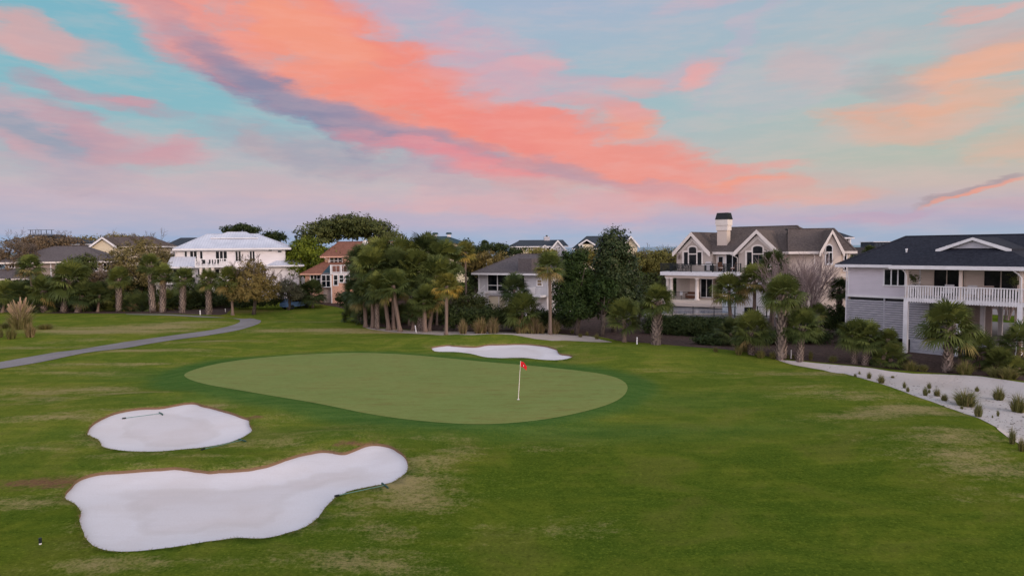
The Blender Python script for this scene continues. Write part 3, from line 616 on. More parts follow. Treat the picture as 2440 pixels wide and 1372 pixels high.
for a in [
    (14, 700, 78, 4, 745, 's', 'n', 'leftmost cabbage palm, cut by the left picture edge'),
    (72, 636, 78, 78, 744, 's', 'o', 'drooping olive palm rising before the taupe house', None, 101),
    (104, 690, 92, 104, 744, 'b', 'n', 'palm with a pale ragged trunk above the tall reed plumes'),
    (166, 664, 120, 150, 744, 'b', 'n', 'widest bushy palm of the left row, below the taupe house'),
    (196, 702, 84, 184, 744, 'b', 'd', 'low palm with a short ragged trunk beside the widest bushy palm'),
    (46, 700, 80, 48, 744, 's', 'd', 'low dark palm behind the reed plumes'),
    (236, 700, 76, 232, 743, 's', 'd', 'low dark palm just left of the single booted trunk'),
    (283, 662, 68, 283, 743, 'b', 'n', 'palm with a pale booted trunk standing alone between the taupe and white houses'),
    (357, 630, 66, 364, 744, 'b', 'n', 'tallest palm in front of the left wing of the white house'),
    (389, 655, 66, 387, 744, 'b', 'n', 'palm just right of the tallest one at the white house, thin lower trunk'),
    (437, 661, 64, 434, 745, 'b', 'n', 'palm with a stout booted trunk before the white porch'),
    (496, 667, 66, 498, 749, 'b', 'n', 'palm with a booted trunk by the white boundary stake at the path'),
    (549, 664, 78, 554, 751, 's', 'n', 'smooth grey trunked palm where the cart path turns')]:
    palm(*a[:8], group=GL, D=a[9] if len(a) > 9 else None, tw=1.9 if a[5] == 'b' else 1.3)
palm(742, 697, 84, 745, 733, 's', 'd', 'low rounded palm in front of the salmon house wall', tw=1.2)
GC = 'cabbage palms crowded in the central clump'
BACK = {866: 'topmost crown at the left end', 912: 'high crown second from the left', 962: 'high crown in the middle', 1012: 'high dark crown right of the middle', 1058: 'high crown at the right end', 888: 'mid height crown at the left', 940: 'mid height dark crown in the middle', 992: 'mid height crown right of the middle', 1042: 'mid height crown at the right edge', 846: 'lowest crown at the left edge', 1016: 'low crown behind the slender right palm', 968: 'low crown behind the gap between the trunks', 880: 'olive topmost crown against the salmon roof'}
for a in [
    (866, 630, 110, 'd', 82), (912, 616, 112, 'n', 82), (962, 612, 120, 'n', 81), (1012, 606, 120, 'd', 82), (1058, 618, 116, 'n', 80), (888, 636, 110, 'n', 77), (940, 640, 115, 'd', 77),
    (992, 640, 115, 'n', 77), (1042, 655, 110, 'n', 76), (846, 690, 70, 'd', 79), (1016, 690, 90, 'd', 75), (968, 668, 90, 'n', 76), (880, 618, 80, 'o', 80)]:
    palm(a[0], a[1], a[2]*1.08, a[0]+random.uniform(-8, 8), 0, 's', a[3], BACK[a[0]] + ' of the central palm clump, trunk hidden', GC, D=a[4])
for cx, cy, cw, bx, by, tr, k, lab in [
    (866, 702, 84, 871, 780, 's', 'd', 'leftmost smooth trunk of the central palm clump'),
    (888, 690, 80, 887, 782, 's', 'n', 'second palm from the left in the central clump'),
    (898, 702, 70, 899, 785, 'b', 'd', 'slim booted palm between smooth trunks at the left of the clump'),
    (912, 684, 92, 926, 787, 's', 'n', 'palm leaning left in the middle of the central clump'),
    (938, 688, 70, 936, 786, 's', 'd', 'straight smooth palm in the middle of the clump'),
    (938, 678, 96, 952, 790, 's', 'n', 'palm leaning strongly left in the middle of the central clump'),
    (984, 742, 68, 984, 788, 's', 'd', 'short palm by the white stake in the central clump'),
    (1002, 732, 70, 1003, 789, 'b', 'n', 'palm with the fattest ragged trunk in the central clump'),
    (1012, 712, 86, 1012, 791, 's', 'n', 'slender palm right of the fattest ragged trunk'),
    (1030, 715, 80, 1022, 789, 's', 'o', 'palm with hanging dead fronds at the right of the central clump')]:
    palm(cx, cy, cw, bx, by, tr, k, lab, GC, tw=1.55 if tr == 's' else (2.1 if 'fattest' in lab else 1.15))
palm(1065, 680, 84, 1062, 799, 's', 'y', 'yellow skirted palm standing alone right of the central clump', tw=1.2)
palm(1109, 600, 66, 1111, 0, 's', 'y', 'tall slim palm with golden lower fronds behind the shrubs', D=92, tw=1.0)
palm(1309, 634, 92, 1311, 800, 's', 'o', 'tallest single palm, rising before the grey raised house', tw=1.15)
palm(1226, 688, 92, 1226, 0, 's', 'd', 'low palm before the screened porch of the grey house', D=70)
palm(1246, 742, 120, 1246, 792, 's', 'n', 'wide leafy palm behind the row of reeds', tw=1.0)
palm(1486, 758, 112, 1488, 815, 's', 'f', 'wide trunkless palm at the edge of the pine straw', tw=1.2)
palm(1568, 715, 100, 1563, 821, 'b', 'n', 'palm with a thick pale booted trunk left of the dark hedge', tw=2.0)
palm(1738, 690, 106, 1742, 0, 's', 'o', 'drooping grey green palm before the pool fence', D=66, tw=1.2)
palm(1798, 668, 106, 1797, 0, 's', 'o', 'slender palm beside the white pool building', D=65, tw=1.2)
palm(1844, 632, 94, 1838, 0, 's', 'd', 'tallest palm before the middle gable of the tan house', D=69, tw=1.6)
palm(1866, 700, 120, 1862, 856, 'b', 'n', 'two storey booted palm at the sand edge before the tan house', tw=1.75)
palm(1912, 775, 112, 1905, 860, 'b', 'n', 'short booted palm beside the white stake on the sand edge', tw=1.25)
palm(1790, 786, 116, 1791, 845, 'b', 'n', 'short booted palm at the right end of the dark hedge', tw=1.25)
palm(1742, 790, 90, 1746, 0, 's', 'd', 'low dark palm tucked against the hedge', D=57)
palm(2000, 690, 74, 2003, 0, 'b', 'd', 'dark palm squeezed beside the corner of the white house on stilts', D=63, tw=1.4)
palm(1950, 745, 60, 1950, 0, 's', 'o', 'small dark palm in the shrubs under the bare crape myrtle', D=60)
palm(2036, 797, 104, 2035, 866, 'b', 'n', 'left one of two palms before the slatted wall', tw=1.0)
palm(2068, 804, 100, 2062, 869, 'b', 'n', 'right one of two palms before the slatted wall', tw=1.2)
palm(2116, 806, 64, 2104, 0, 's', 'f', 'low fan palm in front of the slatted wall', D=47)
palm(2262, 776, 160, 2258, 886, 'b', 'n', 'large booted palm before the grey timber retaining wall', tw=1.45)
GS = 'low fan palms by the sand under the stilt house'
for cx, cy, cw, D, lab in [(2122, 852, 100, 47, 'low fan palm at the foot of the left deck post'), (2096, 858, 70, 47.5, 'low dark fan palm next to the two booted palms'),
    (2290, 826, 76, 46.6, 'low fan palm just right of the large booted palm'), (2336, 838, 110, 46, 'wide low fan palm under the middle deck post'),
    (2384, 862, 96, 44.6, 'spiky low palm below the right deck post'), (2430, 812, 110, 45, 'yellow green palm at the right edge of the picture'), (2415, 880, 80, 43.6, 'lowest spiky palm at the right picture edge')]:
    palm(cx, cy, cw, cx, 0, 's', 'f' if 'dark' not in lab else 'd', lab, GS, D=D, name='fan_palm_shrub')
# low saw palmettos filling the rows between trunks
SP = [crown_mesh(60+i, 26, .6, .06, True) for i in range(3)]; SPD = [remat(m, M['palm_dark']) for m in SP]
def shrubpalm(px, D, w, lab, grp, k=0, h=1.0):
    q = at(px, 690, D); o = thing('palmetto_shrub', lab, 'palm shrub', (q.x, D, gz(q.x, D)), 0, grp)
    s = w/F*D/2.4; c = link('fronds', (SPD if k else SP)[PN[0] % 3], o); PN[0] += 1; c.scale = (s, s, s*h); c.location = (0, 0, .35*s*h); c.rotation_euler = (0, 0, PN[0]*2.1)
r = random.Random(11)
for i in range(30): shrubpalm(4+i*19+r.uniform(-6, 6), r.uniform(96, 103), r.uniform(50, 74), 'dark saw palmetto filling the understory of the left palm row', 'saw palmettos between the trunks of the left palm row', 1 if r.random() < .6 else 0, 1.2)
for i in range(12): shrubpalm(838+i*21+r.uniform(-6, 6), r.uniform(77, 80), r.uniform(50, 66), 'dark saw palmetto behind the trunks of the central clump', 'saw palmettos behind the trunks of the central clump', 1, 1.4)

# ------------------------------------------------------------------ broadleaf trees, shrubs, bare trees
def leaf_cloud(mb, blobs, n, size, rnd, hollow=.55, flat=1.0, clump=22):
    """leaf clumps scattered on and in lumpy ellipsoids: n clumps of small crossed leaf faces"""
    wts = [b[3]*b[4] for b in blobs]
    vs = []; fs = []; ts = []
    for _ in range(n//clump):
        b = rnd.choices(blobs, wts)[0]; u = rnd.uniform(-.75, 1); a = rnd.uniform(0, 2*pi); s_ = sqrt(max(0, 1-u*u)); rr = rnd.uniform(hollow, 1.05)**.6
        dd = Vector((cos(a)*s_, sin(a)*s_, u)); c = Vector((b[0]+dd.x*b[3]*rr, b[1]+dd.y*b[4]*rr, b[2]+dd.z*b[5]*rr)); tc = rnd.random(); R = size*rnd.uniform(1.2, 2.6)
        for k in range(clump):
            g = Vector((rnd.gauss(0, .5), rnd.gauss(0, .5), rnd.gauss(0, .36*flat)))
            p = c+g*R; nn = (dd*1.1+Vector((rnd.gauss(0, .6), rnd.gauss(0, .6), rnd.gauss(0, .5)+.35))).normalized()
            t = nn.cross(Vector((rnd.gauss(0, 1), rnd.gauss(0, 1), rnd.gauss(0, 1)))).normalized(); w = nn.cross(t)
            L = size*rnd.uniform(.35, .75); q = len(vs); vs += [p-t*L, p+w*L*.45, p+t*L, p-w*L*.45]; fs.append((q, q+1, q+2, q+3))
            ts += [min(1, max(0, tc*.5+rnd.uniform(0, .35)+.15*g.z))]*4
    m0 = len(mb.v); mb.tint = 0; mb.add(vs, fs); mb.t[m0:] = ts
def limbs(mb, h, w, rnd, n=6, r0=.22, top=.8, start=.25):
    mb.tint = 0; mb.tube([(0, 0, -.2), (.04*h, 0, h*start), (.02*w, .02*w, h*.62)], [r0*1.3, r0, r0*.6], 7)
    for i in range(n):
        a = i*2.4+rnd.uniform(-.4, .4); z0 = h*(start+.3*rnd.random()); e = Vector((cos(a)*w*.36, sin(a)*w*.36, h*top*rnd.uniform(.8, 1.05)))
        s = Vector((.03*h, 0, z0)); m = s.lerp(e, .5)+Vector((0, 0, -.04*h)); mb.tube([s, m, e], [r0*.55, r0*.36, r0*.12], 5)
def twigs(mb, p, d, L, r, depth, rnd, spread=.5, up=.25, nb=3, minr=.012):
    e = p+d*L; m = p.lerp(e, .5)+Vector((rnd.gauss(0, .03), rnd.gauss(0, .03), 0))*L; mb.tint = rnd.uniform(0, .7)
    mb.tube([p, m, e], [r, r*.85, max(minr*.6, r*.62)], 4 if depth < 4 else 6, cap=False)
    if depth <= 0: return
    for i in range(nb):
        dd = (d+Vector((rnd.gauss(0, spread), rnd.gauss(0, spread), rnd.gauss(0, spread*.6)+up))).normalized()
        twigs(mb, e if i else m, dd, L*rnd.uniform(.62, .86), max(minr, r*.62), depth-1, rnd, spread, up, nb, minr)
def tree(px, top, bot, wpx, D, leafm, label, group=None, blobs=None, n=5000, size=.3, name='leafy_tree', cat='tree', zb=None, trunk=True, flat=1.0, seed=None, depth=.8, lowfill=True, hollow=.5, twig=0, trw=.22, clump=22, core=0):
    rnd = random.Random(seed if seed is not None else int(px*7+top)); q = at(px, 690, D); g = gz(q.x, D) if zb is None else zb
    zt = at(px, top, D).z - g; z0 = max(at(px, bot, D).z - g, 0.1); w = wpx/F*D/2; hh = (zt-z0)/2; zc = (zt+z0)/2
    o = thing(name, label, cat, (q.x, D, g), 0, group)
    if blobs is None:
        blobs = [(0, 0, zc, w*.72, w*.72*depth, hh*.80)]
        for i in range(9):
            a = i*2.4; u = rnd.uniform(-.85, .7); s_ = sqrt(1-u*u); bx = cos(a)*s_*w*.60; bz = zc+u*hh*.58; br = w*rnd.uniform(.28, .46)
            blobs.append((bx, sin(a)*s_*w*.5*depth, bz, br, br*.9, min(br, hh*.5)))
    else: blobs = [(bx*w, by*w, z0+bz*(zt-z0), rx*w, ry*w, rz*(zt-z0)) for bx, by, bz, rx, ry, rz in blobs]
    mb = MB(); leaf_cloud(mb, blobs, n, size, rnd, hollow, flat, clump); mb.obj('crown', M[leafm], o)
    if trunk:
        tm = MB(); limbs(tm, zt*.9, w*2, rnd, 7, trw, .82)
        if twig:
            for i in range(twig):
                b = rnd.choice(blobs); a = rnd.uniform(0, 2*pi); st = Vector((b[0]+cos(a)*b[3]*.5, b[1]+sin(a)*b[4]*.5, b[2]+b[5]*.4))
                twigs(tm, st, Vector((cos(a)*.5, sin(a)*.5, .9)).normalized(), b[5]*.42, .03, 3, rnd, .45, .1, 3, .014)
        tm.obj('trunk', M['bark'], o, True)
    return o
def bare(px, top, bot, wpx, D, label, n=7, dep=5, spread=.42, name='bare_tree', mat='twig', zb=None, r0=.07, L=.30, seed=3):
    rnd = random.Random(seed); q = at(px, 690, D); g = gz(q.x, D) if zb is None else zb; o = thing(name, label, 'tree', (q.x, D, g)); zt = at(px, top, D).z-g; w = wpx/F*D/2
    tm = MB()
    for i in range(n):
        a = i*2.4; d = Vector((cos(a)*w/zt*.75, sin(a)*w/zt*.6, 1)).normalized(); twigs(tm, Vector((cos(a)*.12, sin(a)*.12, 0)), d, zt*L, r0, dep, rnd, spread*.6, .12, 3)
    tm.obj('branches', M[mat], o); return o
UMB = [(0, .3, .6, .8, .4, .22), (-.62, 0, .62, .38, .5, .20), (-.28, .1, .78, .42, .5, .20), (.08, 0, .85, .45, .5, .17), (.42, .1, .70, .42, .5, .18), (.72, 0, .50, .30, .4, .16), (-.85, 0, .42, .20, .3, .16), (0, .2, .62, .5, .4, .12), (-.45, -.1, .42, .22, .3, .12), (.55, -.1, .38, .2, .3, .10)]
MAG = [(0, 0, .35, .80, .75, .33), (-.3, 0, .22, .62, .6, .22), (.35, 0, .25, .60, .6, .24), (.05, 0, .62, .70, .6, .28), (0, 0, .82, .46, .42, .20), (-.35, -.2, .55, .4, .4, .2), (.42, -.2, .52, .4, .4, .2), (-.08, -.3, .4, .6, .5, .3)]
tree(1462, 547, 762, 132, 68, 'leaf_mag', 'tall dark magnolia with glossy leaves, tallest crown right of centre', blobs=MAG, n=30000, size=.27, hollow=.7)
CED = [(0, 0, .2, .8, .7, .22), (-.2, 0, .42, .68, .6, .22), (.15, 0, .55, .6, .5, .22), (-.1, 0, .75, .42, .4, .2), (.2, 0, .9, .2, .2, .12), (-.35, 0, .84, .16, .2, .12), (.5, 0, .3, .4, .4, .25)]
tree(1372, 592, 765, 130, 66, 'leaf_cedar', 'dark cedar standing left of the magnolia', blobs=CED, n=20000, size=.23, hollow=.6, name='cedar_tree')
tree(1432, 640, 768, 80, 64.5, 'leaf_cedar', 'deep green bushy cedar in front of the magnolia trunk', n=6000, size=.22, name='cedar_tree')
tree(836, 514, 612, 244, 128, 'leaf_mid', 'wide umbrella crowned oak towering behind the salmon house', blobs=UMB, n=15000, size=.5, hollow=.25, flat=.6, twig=26, trw=.45, depth=.6, name='umbrella_oak')
tree(735, 552, 690, 140, 112, 'leaf_bright', 'bright green rounded oak behind the white and salmon houses', n=15000, size=.36, name='oak_tree')
tree(786, 572, 680, 80, 108, 'leaf_bright', 'smaller bright green oak touching the salmon roof', n=5000, size=.34, name='oak_tree')
tree(690, 590, 690, 70, 118, 'leaf_dark', 'dark tree between the white house and the salmon house', n=4000, size=.4)
tree(577, 535, 562, 92, 142, 'leaf_dark', 'dark flat topped pine rising over the white metal roof', blobs=[(-.5, 0, .5, .45, .5, .4), (.1, 0, .75, .5, .5, .3), (.6, 0, .45, .4, .4, .35)], n=2600, size=.45, name='pine_tree', flat=.6, hollow=.2)
tree(655, 550, 575, 60, 145, 'leaf_dark', 'small dark treetop right of the white metal roof', n=1600, size=.45, name='pine_tree')
tree(640, 562, 620, 90, 150, 'leaf_olive', 'olive treetop just behind the right end of the white roof', n=2500, size=.45)
tree(332, 566, 705, 190, 106, 'leaf_olive', 'broad olive brown oak between the taupe and white houses', blobs=[(0, 0, .55, .75, .6, .42), (-.45, 0, .5, .5, .5, .35), (.45, 0, .42, .5, .5, .35), (0, -.2, .3, .8, .5, .3), (.1, 0, .8, .45, .4, .2)], n=14000, size=.27, twig=26, name='oak_tree', clump=16, hollow=.3)
tree(400, 590, 660, 80, 112, 'leaf_olive', 'olive brown oak crown behind the left wing of the white house', n=4000, size=.3, name='oak_tree')
tree(192, 598, 672, 84, 100, 'leaf_mid', 'dark green tree in front of the taupe roof', n=5000, size=.26, name='leafy_tree')
tree(246, 640, 700, 80, 100, 'leaf_brown', 'brown thinning shrub beside the taupe house', n=3500, size=.24, name='shrub', cat='shrub', trunk=False)
tree(28, 548, 660, 150, 118, 'leaf_brown', 'half bare brown oak at the left picture edge', n=4200, size=.34, twig=34, hollow=.2, name='oak_tree')
tree(115, 552, 612, 170, 138, 'leaf_brown', 'brown oak spread in front of the rooftop deck', n=5200, size=.38, twig=20, hollow=.2, name='oak_tree')
tree(190, 562, 600, 110, 150, 'leaf_olive', 'green olive treetop behind the cream gable', n=3000, size=.45, name='oak_tree')
tree(300, 556, 590, 150, 140, 'leaf_olive', 'flat olive treetop above the brown roof of the cream house', n=3000, size=.4, twig=16, name='oak_tree')
tree(602, 606, 722, 142, 91, 'leaf_olive', 'olive tree with bare twiggy top before the white house', blobs=[(0, 0, .42, .75, .7, .32), (-.4, 0, .32, .5, .5, .3), (.42, 0, .3, .5, .5, .3), (0, 0, .66, .5, .4, .25), (0, -.3, .2, .8, .4, .2)], n=19000, size=.21, twig=34, hollow=.35, name='ornamental_tree')
tree(686, 655, 728, 84, 96, 'leaf_gray', 'grey green shrub at the right corner of the white house', n=5000, size=.2, twig=8, name='shrub', cat='shrub')
tree(1560, 586, 660, 140, 100, 'leaf_yolive', 'yellow olive oak between the magnolia and the tan house', n=14000, size=.28, twig=14, name='oak_tree')
tree(1430, 590, 640, 110, 110, 'leaf_yolive', 'yellow olive treetop behind the cedar', n=4000, size=.3, name='oak_tree')
tree(1556, 640, 745, 110, 92, 'leaf_mid', 'mid green tree below the yellow olive oak', n=7000, size=.26)
tree(1625, 650, 735, 90, 104, 'leaf_dark', 'dark green tree seen between the deck columns of the tan house', n=4000, size=.28)
tree(1522, 655, 775, 60, 72, 'leaf_dark', 'dark shrub tree at the right foot of the magnolia', n=5000, size=.24)
tree(1165, 590, 672, 140, 96, 'leaf_olive', 'olive brown shrub mass left of the grey house roof', n=8000, size=.24, name='wax_myrtle')
tree(1078, 576, 630, 76, 100, 'leaf_brown', 'purple brown thinning shrub above the palm clump', n=2500, size=.22, twig=18, name='shrub', cat='shrub')
tree(1128, 570, 690, 66, 98, 'leaf_dark', 'dark sea grape with clumped top beside the slim palm', blobs=[(-.2, 0, .5, .6, .5, .3), (-.5, 0, .85, .35, .4, .12), (.35, 0, .7, .4, .4, .14), (.2, 0, .3, .6, .5, .3)], n=4000, size=.34)
tree(1165, 578, 605, 110, 124, 'leaf_dark', 'low dark cedar line toward the beach, left of the beach house', n=2500, size=.34, name='cedar_tree')
tree(1215, 586, 612, 90, 130, 'leaf_dark', 'dark cedar top touching the first beach house', n=2000, size=.34, name='cedar_tree')
tree(1390, 586, 640, 60, 118, 'leaf_dark', 'dark cedar tops between the two beach houses', blobs=[(-.6, 0, .5, .3, .3, .4), (0, 0, .6, .3, .3, .4), (.5, 0, .5, .4, .4, .45)], n=2500, size=.3, name='cedar_tree')
tree(1290, 592, 608, 90, 120, 'leaf_yolive', 'small green treetop above the grey house roof', n=1500, size=.3)
tree(2052, 605, 640, 60, 74, 'leaf_mid', 'small green tree between the tan house and the navy roof', n=1800, size=.2)
palm(1155, 583, 30, 1156, 0, 's', 'd', 'small distant palm top against the sky', D=130)
palm(2074, 604, 50, 2076, 0, 's', 'd', 'palm top peeking over the navy roof', D=80)
GB = 'dark shrubs under the trees left of the cedar'
for px, top, w, lab in [(1085, 722, 62, 'rounded shrub right behind the yellow skirted palm'), (1126, 728, 70, 'rounded shrub below the white stairs'), (1174, 716, 66, 'rounded shrub below the garage of the grey house'),
                        (1215, 724, 60, 'rounded shrub left of the wide leafy palm'), (1290, 730, 60, 'rounded shrub right of the wide leafy palm'), (1340, 740, 66, 'rounded shrub at the foot of the cedar')]:
    tree(px, top, 792, w*1.25, 69.5, 'leaf_dark', 'dark ' + lab, GB, n=4200, size=.2, name='shrub', cat='shrub', trunk=False)
tree(1120, 690, 760, 90, 76, 'leaf_mid', 'green shrub beside the white stairs of the grey house', n=4000, size=.22, name='shrub', cat='shrub', trunk=False)
for px, top, w, lab in [(1700, 800, 100, 'shrub under the palms at the hedge end'), (1768, 805, 90, 'shrub behind the short booted palm'), (1836, 790, 120, 'shrub between two booted palms'), (1930, 785, 110, 'shrub behind the sand edge stake'), (1985, 720, 90, 'tall shrub beside the slatted wall'), (1905, 730, 110, 'tall shrub below the bare crape myrtle')]:
    D = 58 if top > 760 else 62
    tree(px, top, 835, w, D, 'leaf_dark', 'dark ' + lab, 'dark shrubs before the tan house', n=5200, size=.2, name='shrub', cat='shrub', trunk=False)
bare(1905, 608, 780, 190, 61, 'bare grey crape myrtle before the right wall of the tan house', n=9, dep=5, name='crape_myrtle', seed=4)
bare(1860, 640, 780, 90, 62, 'smaller bare crape myrtle beside the tallest palm', n=5, dep=4, name='crape_myrtle', seed=8)
bare(2396, 690, 800, 60, 66, 'bare crape myrtle seen under the stilt house', n=6, dep=2, name='crape_myrtle', r0=.10, L=.5, seed=12)
GU = 'dark shrubs before the white and salmon houses'
for px, top, w, D, lab in [(468, 700, 70, 99, 'low dark shrub between two booted palms before the white house'), (528, 698, 70, 99, 'low dark shrub left of the smooth trunked palm'), (578, 700, 80, 97, 'low dark shrub left of the olive tree trunk'), (640, 700, 90, 97, 'low dark shrub right of the olive tree trunk'), (715, 672, 50, 100, 'rounded shrub left of the salmon bay'), (410, 705, 60, 99, 'low dark shrub before the left porch of the white house'), (830, 690, 70, 92, 'dark shrub between the salmon house and the palm clump')]:
    tree(px, top, 741, w, D, 'leaf_dark', lab, GU, n=3200, size=.22, name='shrub', cat='shrub', trunk=False)
# backdrop of trees closing the view under the roofs
GX = 'background trees between the houses'
r = random.Random(3)
for px in list(range(-60, 560, 62)) : tree(px, 655+r.uniform(-8, 8), 745, 100, 107, 'leaf_dark', 'dark tree filling the gap behind the left palm row', GX, n=2600, size=.36, name='background_tree', trunk=False)
for px in range(580, 1150, 62): tree(px, 662+r.uniform(-8, 6), 745, 100, 111, 'leaf_dark', 'dark tree filling the gap behind the central houses', GX+' at the centre', n=2600, size=.36, name='background_tree', trunk=False)
for px in range(1330, 1640, 60): tree(px, 640+r.uniform(-8, 6), 745, 100, 116, 'leaf_mid', 'green tree filling the gap left of the tan house', GX+' left of the tan house', n=2400, size=.36, name='background_tree', trunk=False)
for px in range(-120, 1700, 105): tree(px, 598+r.uniform(-5, 6), 640, 150, 215, 'leaf_olive', 'distant treetop on the dune ridge', 'distant treetops on the dune ridge', n=1300, size=.7, name='background_tree', trunk=False)

# ------------------------------------------------------------------ houses
class House:
    def __init__(s, name, label, px, D, al, z=0.0):
        s.al = R_(al); q = at(px, 690, D); s.O = Vector((q.x, D, z)); s.ax = Vector((cos(s.al), -sin(s.al), 0)); s.ay = Vector((sin(s.al), cos(s.al), 0))
        s.root = thing(name, label, 'house', s.O, -s.al); s.z = z
    def L(s, px, py, y=0.0):
        r_ = ray(px, py); t = (y + s.O.dot(s.ay)) / r_.dot(s.ay); P = CP + r_*t
        return ((P-s.O).dot(s.ax), P.z - s.z)
    def w(s, x, y, z): return s.O + s.ax*x + s.ay*y + Vector((0, 0, z))
    def box(s, name, mat, *b, parent=None): return MB().box(*b).obj(name, M[mat], parent or s.root)
    def bpx(s, name, mat, px0, py0, px1, py1, y0, y1, parent=None):      # box whose front face spans two picture corners on plane y0
        x0, z1 = s.L(px0, py0, y0); x1, z0 = s.L(px1, py1, y0); return s.box(name, mat, x0, x1, y0, y1, z0, z1, parent=parent)
    def poly(s, name, mat, pts, y, d, parent=None):
        return MB().prism([s.L(a, b, y) for a, b in pts], y-d, y).obj(name, M[mat], parent or s.root)
    def win(s, px0, py0, px1, py1, y=0.0, cols=2, rows=1, trim='white', glass='glass', fw=.09, name='window', xz=None, top=None):
        if xz: x0, x1, z0, z1 = xz
        else: x0, z1 = s.L(px0, py0, y); x1, z0 = s.L(px1, py1, y)
        m = MB(); m.box(x0-fw, x1+fw, y-.08, y+.01, z1, z1+fw); m.box(x0-fw*1.3, x1+fw*1.3, y-.11, y+.01, z0-fw, z0)
        m.box(x0-fw, x0, y-.08, y+.01, z0, z1); m.box(x1, x1+fw, y-.08, y+.01, z0, z1)
        for i in range(1, cols): c = x0+(x1-x0)*i/cols; m.box(c-fw*.45, c+fw*.45, y-.07, y+.01, z0, z1)
        for j in range(1, rows): c = z0+(z1-z0)*j/rows; m.box(x0, x1, y-.065, y+.01, c-fw*.3, c+fw*.3)
        o = m.obj(name, M[trim], s.root); MB().box(x0, x1, y-.025, y+.012, z0, z1).obj('pane', M[glass], o); return o
    def hip(s, x0, x1, y0, y1, ze, zr, hl, hr, ry, mat, trim='white', fh=.2, name='roof'):
        v = [(x0, y0, ze), (x1, y0, ze), (x1, y1, ze), (x0, y1, ze), (x0+hl, ry, zr), (x1-hr, ry, zr)]
        o = MB().add(v, [(0, 1, 5, 4), (2, 3, 4, 5), (1, 2, 5), (3, 0, 4), (3, 2, 1, 0)]).obj(name, M[mat], s.root)
        m = MB(); e = .05; m.box(x0-e, x1+e, y0-e, y0, ze-fh, ze+.02); m.box(x0-e, x1+e, y1, y1+e, ze-fh, ze+.02); m.box(x0-e, x0, y0, y1, ze-fh, ze+.02); m.box(x1, x1+e, y0, y1, ze-fh, ze+.02)
        m.box(x0, x1, y0, y1, ze-.06, ze-.012); m.obj('fascia', M[trim], o)
        c = MB(); c.mi = 0
        for a, b in ((v[0], v[4]), (v[1], v[5]), (v[4], v[5])): c.bar(Vector(a)+Vector((0, 0, .02)), Vector(b)+Vector((0, 0, .02)), .22, .05)
        c.obj('ridge_cap', M[mat], o); return o
    def gable(s, x0, x1, y0, y1, ze, zr, mat, trim='white', bw=.3, th=.14, name='roof'):
        xm = (x0+x1)/2; k = (zr-ze)/(xm-x0); t = th*sqrt(1+k*k)
        o = MB().prism([(x0, ze), (xm, zr), (x1, ze), (x1, ze-t), (xm, zr-t), (x0, ze-t)], y0, y1).obj(name, M[mat], s.root)
        b = bw*sqrt(1+k*k); z = -.03
        MB().prism([(x0-.02, ze+z), (xm, zr+z), (x1+.02, ze+z), (x1+.02, ze+z-b), (x1-.12, ze+z-b), (xm, zr+z-b-.0), (x0+.12, ze+z-b), (x0-.02, ze+z-b)], y0-.07, y0-.003).obj('bargeboard', M[trim], o); return o
    def rail(s, x0, x1, y, z0, z1, mat, step=.13, bw=.03, tw=.07, posts=(), pw=.1, name='railing', axis='x'):
        m = MB(); f = (lambda a, b, c, d, e, g: m.box(a, b, c, d, e, g)) if axis == 'x' else (lambda a, b, c, d, e, g: m.box(c, d, a, b, e, g))
        h = tw/2; f(x0, x1, y-h, y+h, z1-tw*.7, z1); f(x0, x1, y-h*.7, y+h*.7, z0+.08, z0+.08+tw*.6)
        n = max(1, int((x1-x0)/step))
        for i in range(n): c = x0+(i+.5)*(x1-x0)/n; f(c-bw/2, c+bw/2, y-bw/2, y+bw/2, z0+.09, z1-.02)
        for p in posts: f(p-pw/2, p+pw/2, y-pw/2-.01, y+pw/2+.01, z0-.02, z1+.05)
        return m.obj(name, M[mat], s.root)
    def pipe(s, pts, mat='white', r0=.045, name='downspout'): return MB().tube(pts, [r0]*len(pts), 6).obj(name, M[mat], s.root)
    def col(s, x, y, z0, z1, r0, mat='white', name='column', sq=True):
        m = MB()
        if sq: m.box(x-r0, x+r0, y-r0, y+r0, z0, z1); m.box(x-r0*1.25, x+r0*1.25, y-r0*1.25, y+r0*1.25, z0-.003, z0+.18)
        else: m.tube([(x, y, z0), (x, y, z0+.12), (x, y, z0+.16), (x, y, z1-.18), (x, y, z1-.14), (x, y, z1)], [r0*1.5, r0*1.5, r0*1.02, r0*.88, r0*1.25, r0*1.25], 14)
        return m.obj(name, M[mat], s.root, not sq)

# ---- white house on stilts, right
H = House('stilt_house', 'white stilt house with dark navy roof and railed deck at the right edge', 2020, 58.9, 50); HR = H
zf = 4.28; gzR = 1.05
H.box('wall', 'siding_lilac', 0, 22, 0, 10, 4.0, 6.62)
x1 = H.L(2212, 700, 0)[0]; zb0 = H.L(2020, 795, 0)[1]
sl = MB(); k = int((3.86-zb0)/.19)
for i in range(k): z = zb0+i*.19; sl.box(.05, x1, -.03, .03, z, z+.15)
sl.box(-.06, .05, -.06, .08, zb0-.2, 3.98); sl.box(x1, x1+.1, -.06, .08, zb0-.2, 3.98); xm = H.L(2107, 750, 0)[0]; sl.box(xm-.06, xm+.06, -.06, .04, zb0, 3.95)
sl.obj('slatted_skirt', M['siding_slat'], H.root)
sl = MB()
for i in range(k): z = zb0+i*.19; sl.box(0.0, .05, .1, 9.5, z, z+.15)
sl.obj('slatted_skirt', M['siding_slat'], H.root)
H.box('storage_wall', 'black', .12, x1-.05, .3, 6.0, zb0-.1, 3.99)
H.box('band_board', 'white', -.05, H.L(2157, 700, 0)[0], -.06, 0, 3.97, 4.16)
H.box('corner_board', 'white', -.03, .12, -.025, .1, 4.16, 6.60)
H.win(2109, 642, 2156, 680, 0, 3, 1, fw=.10)
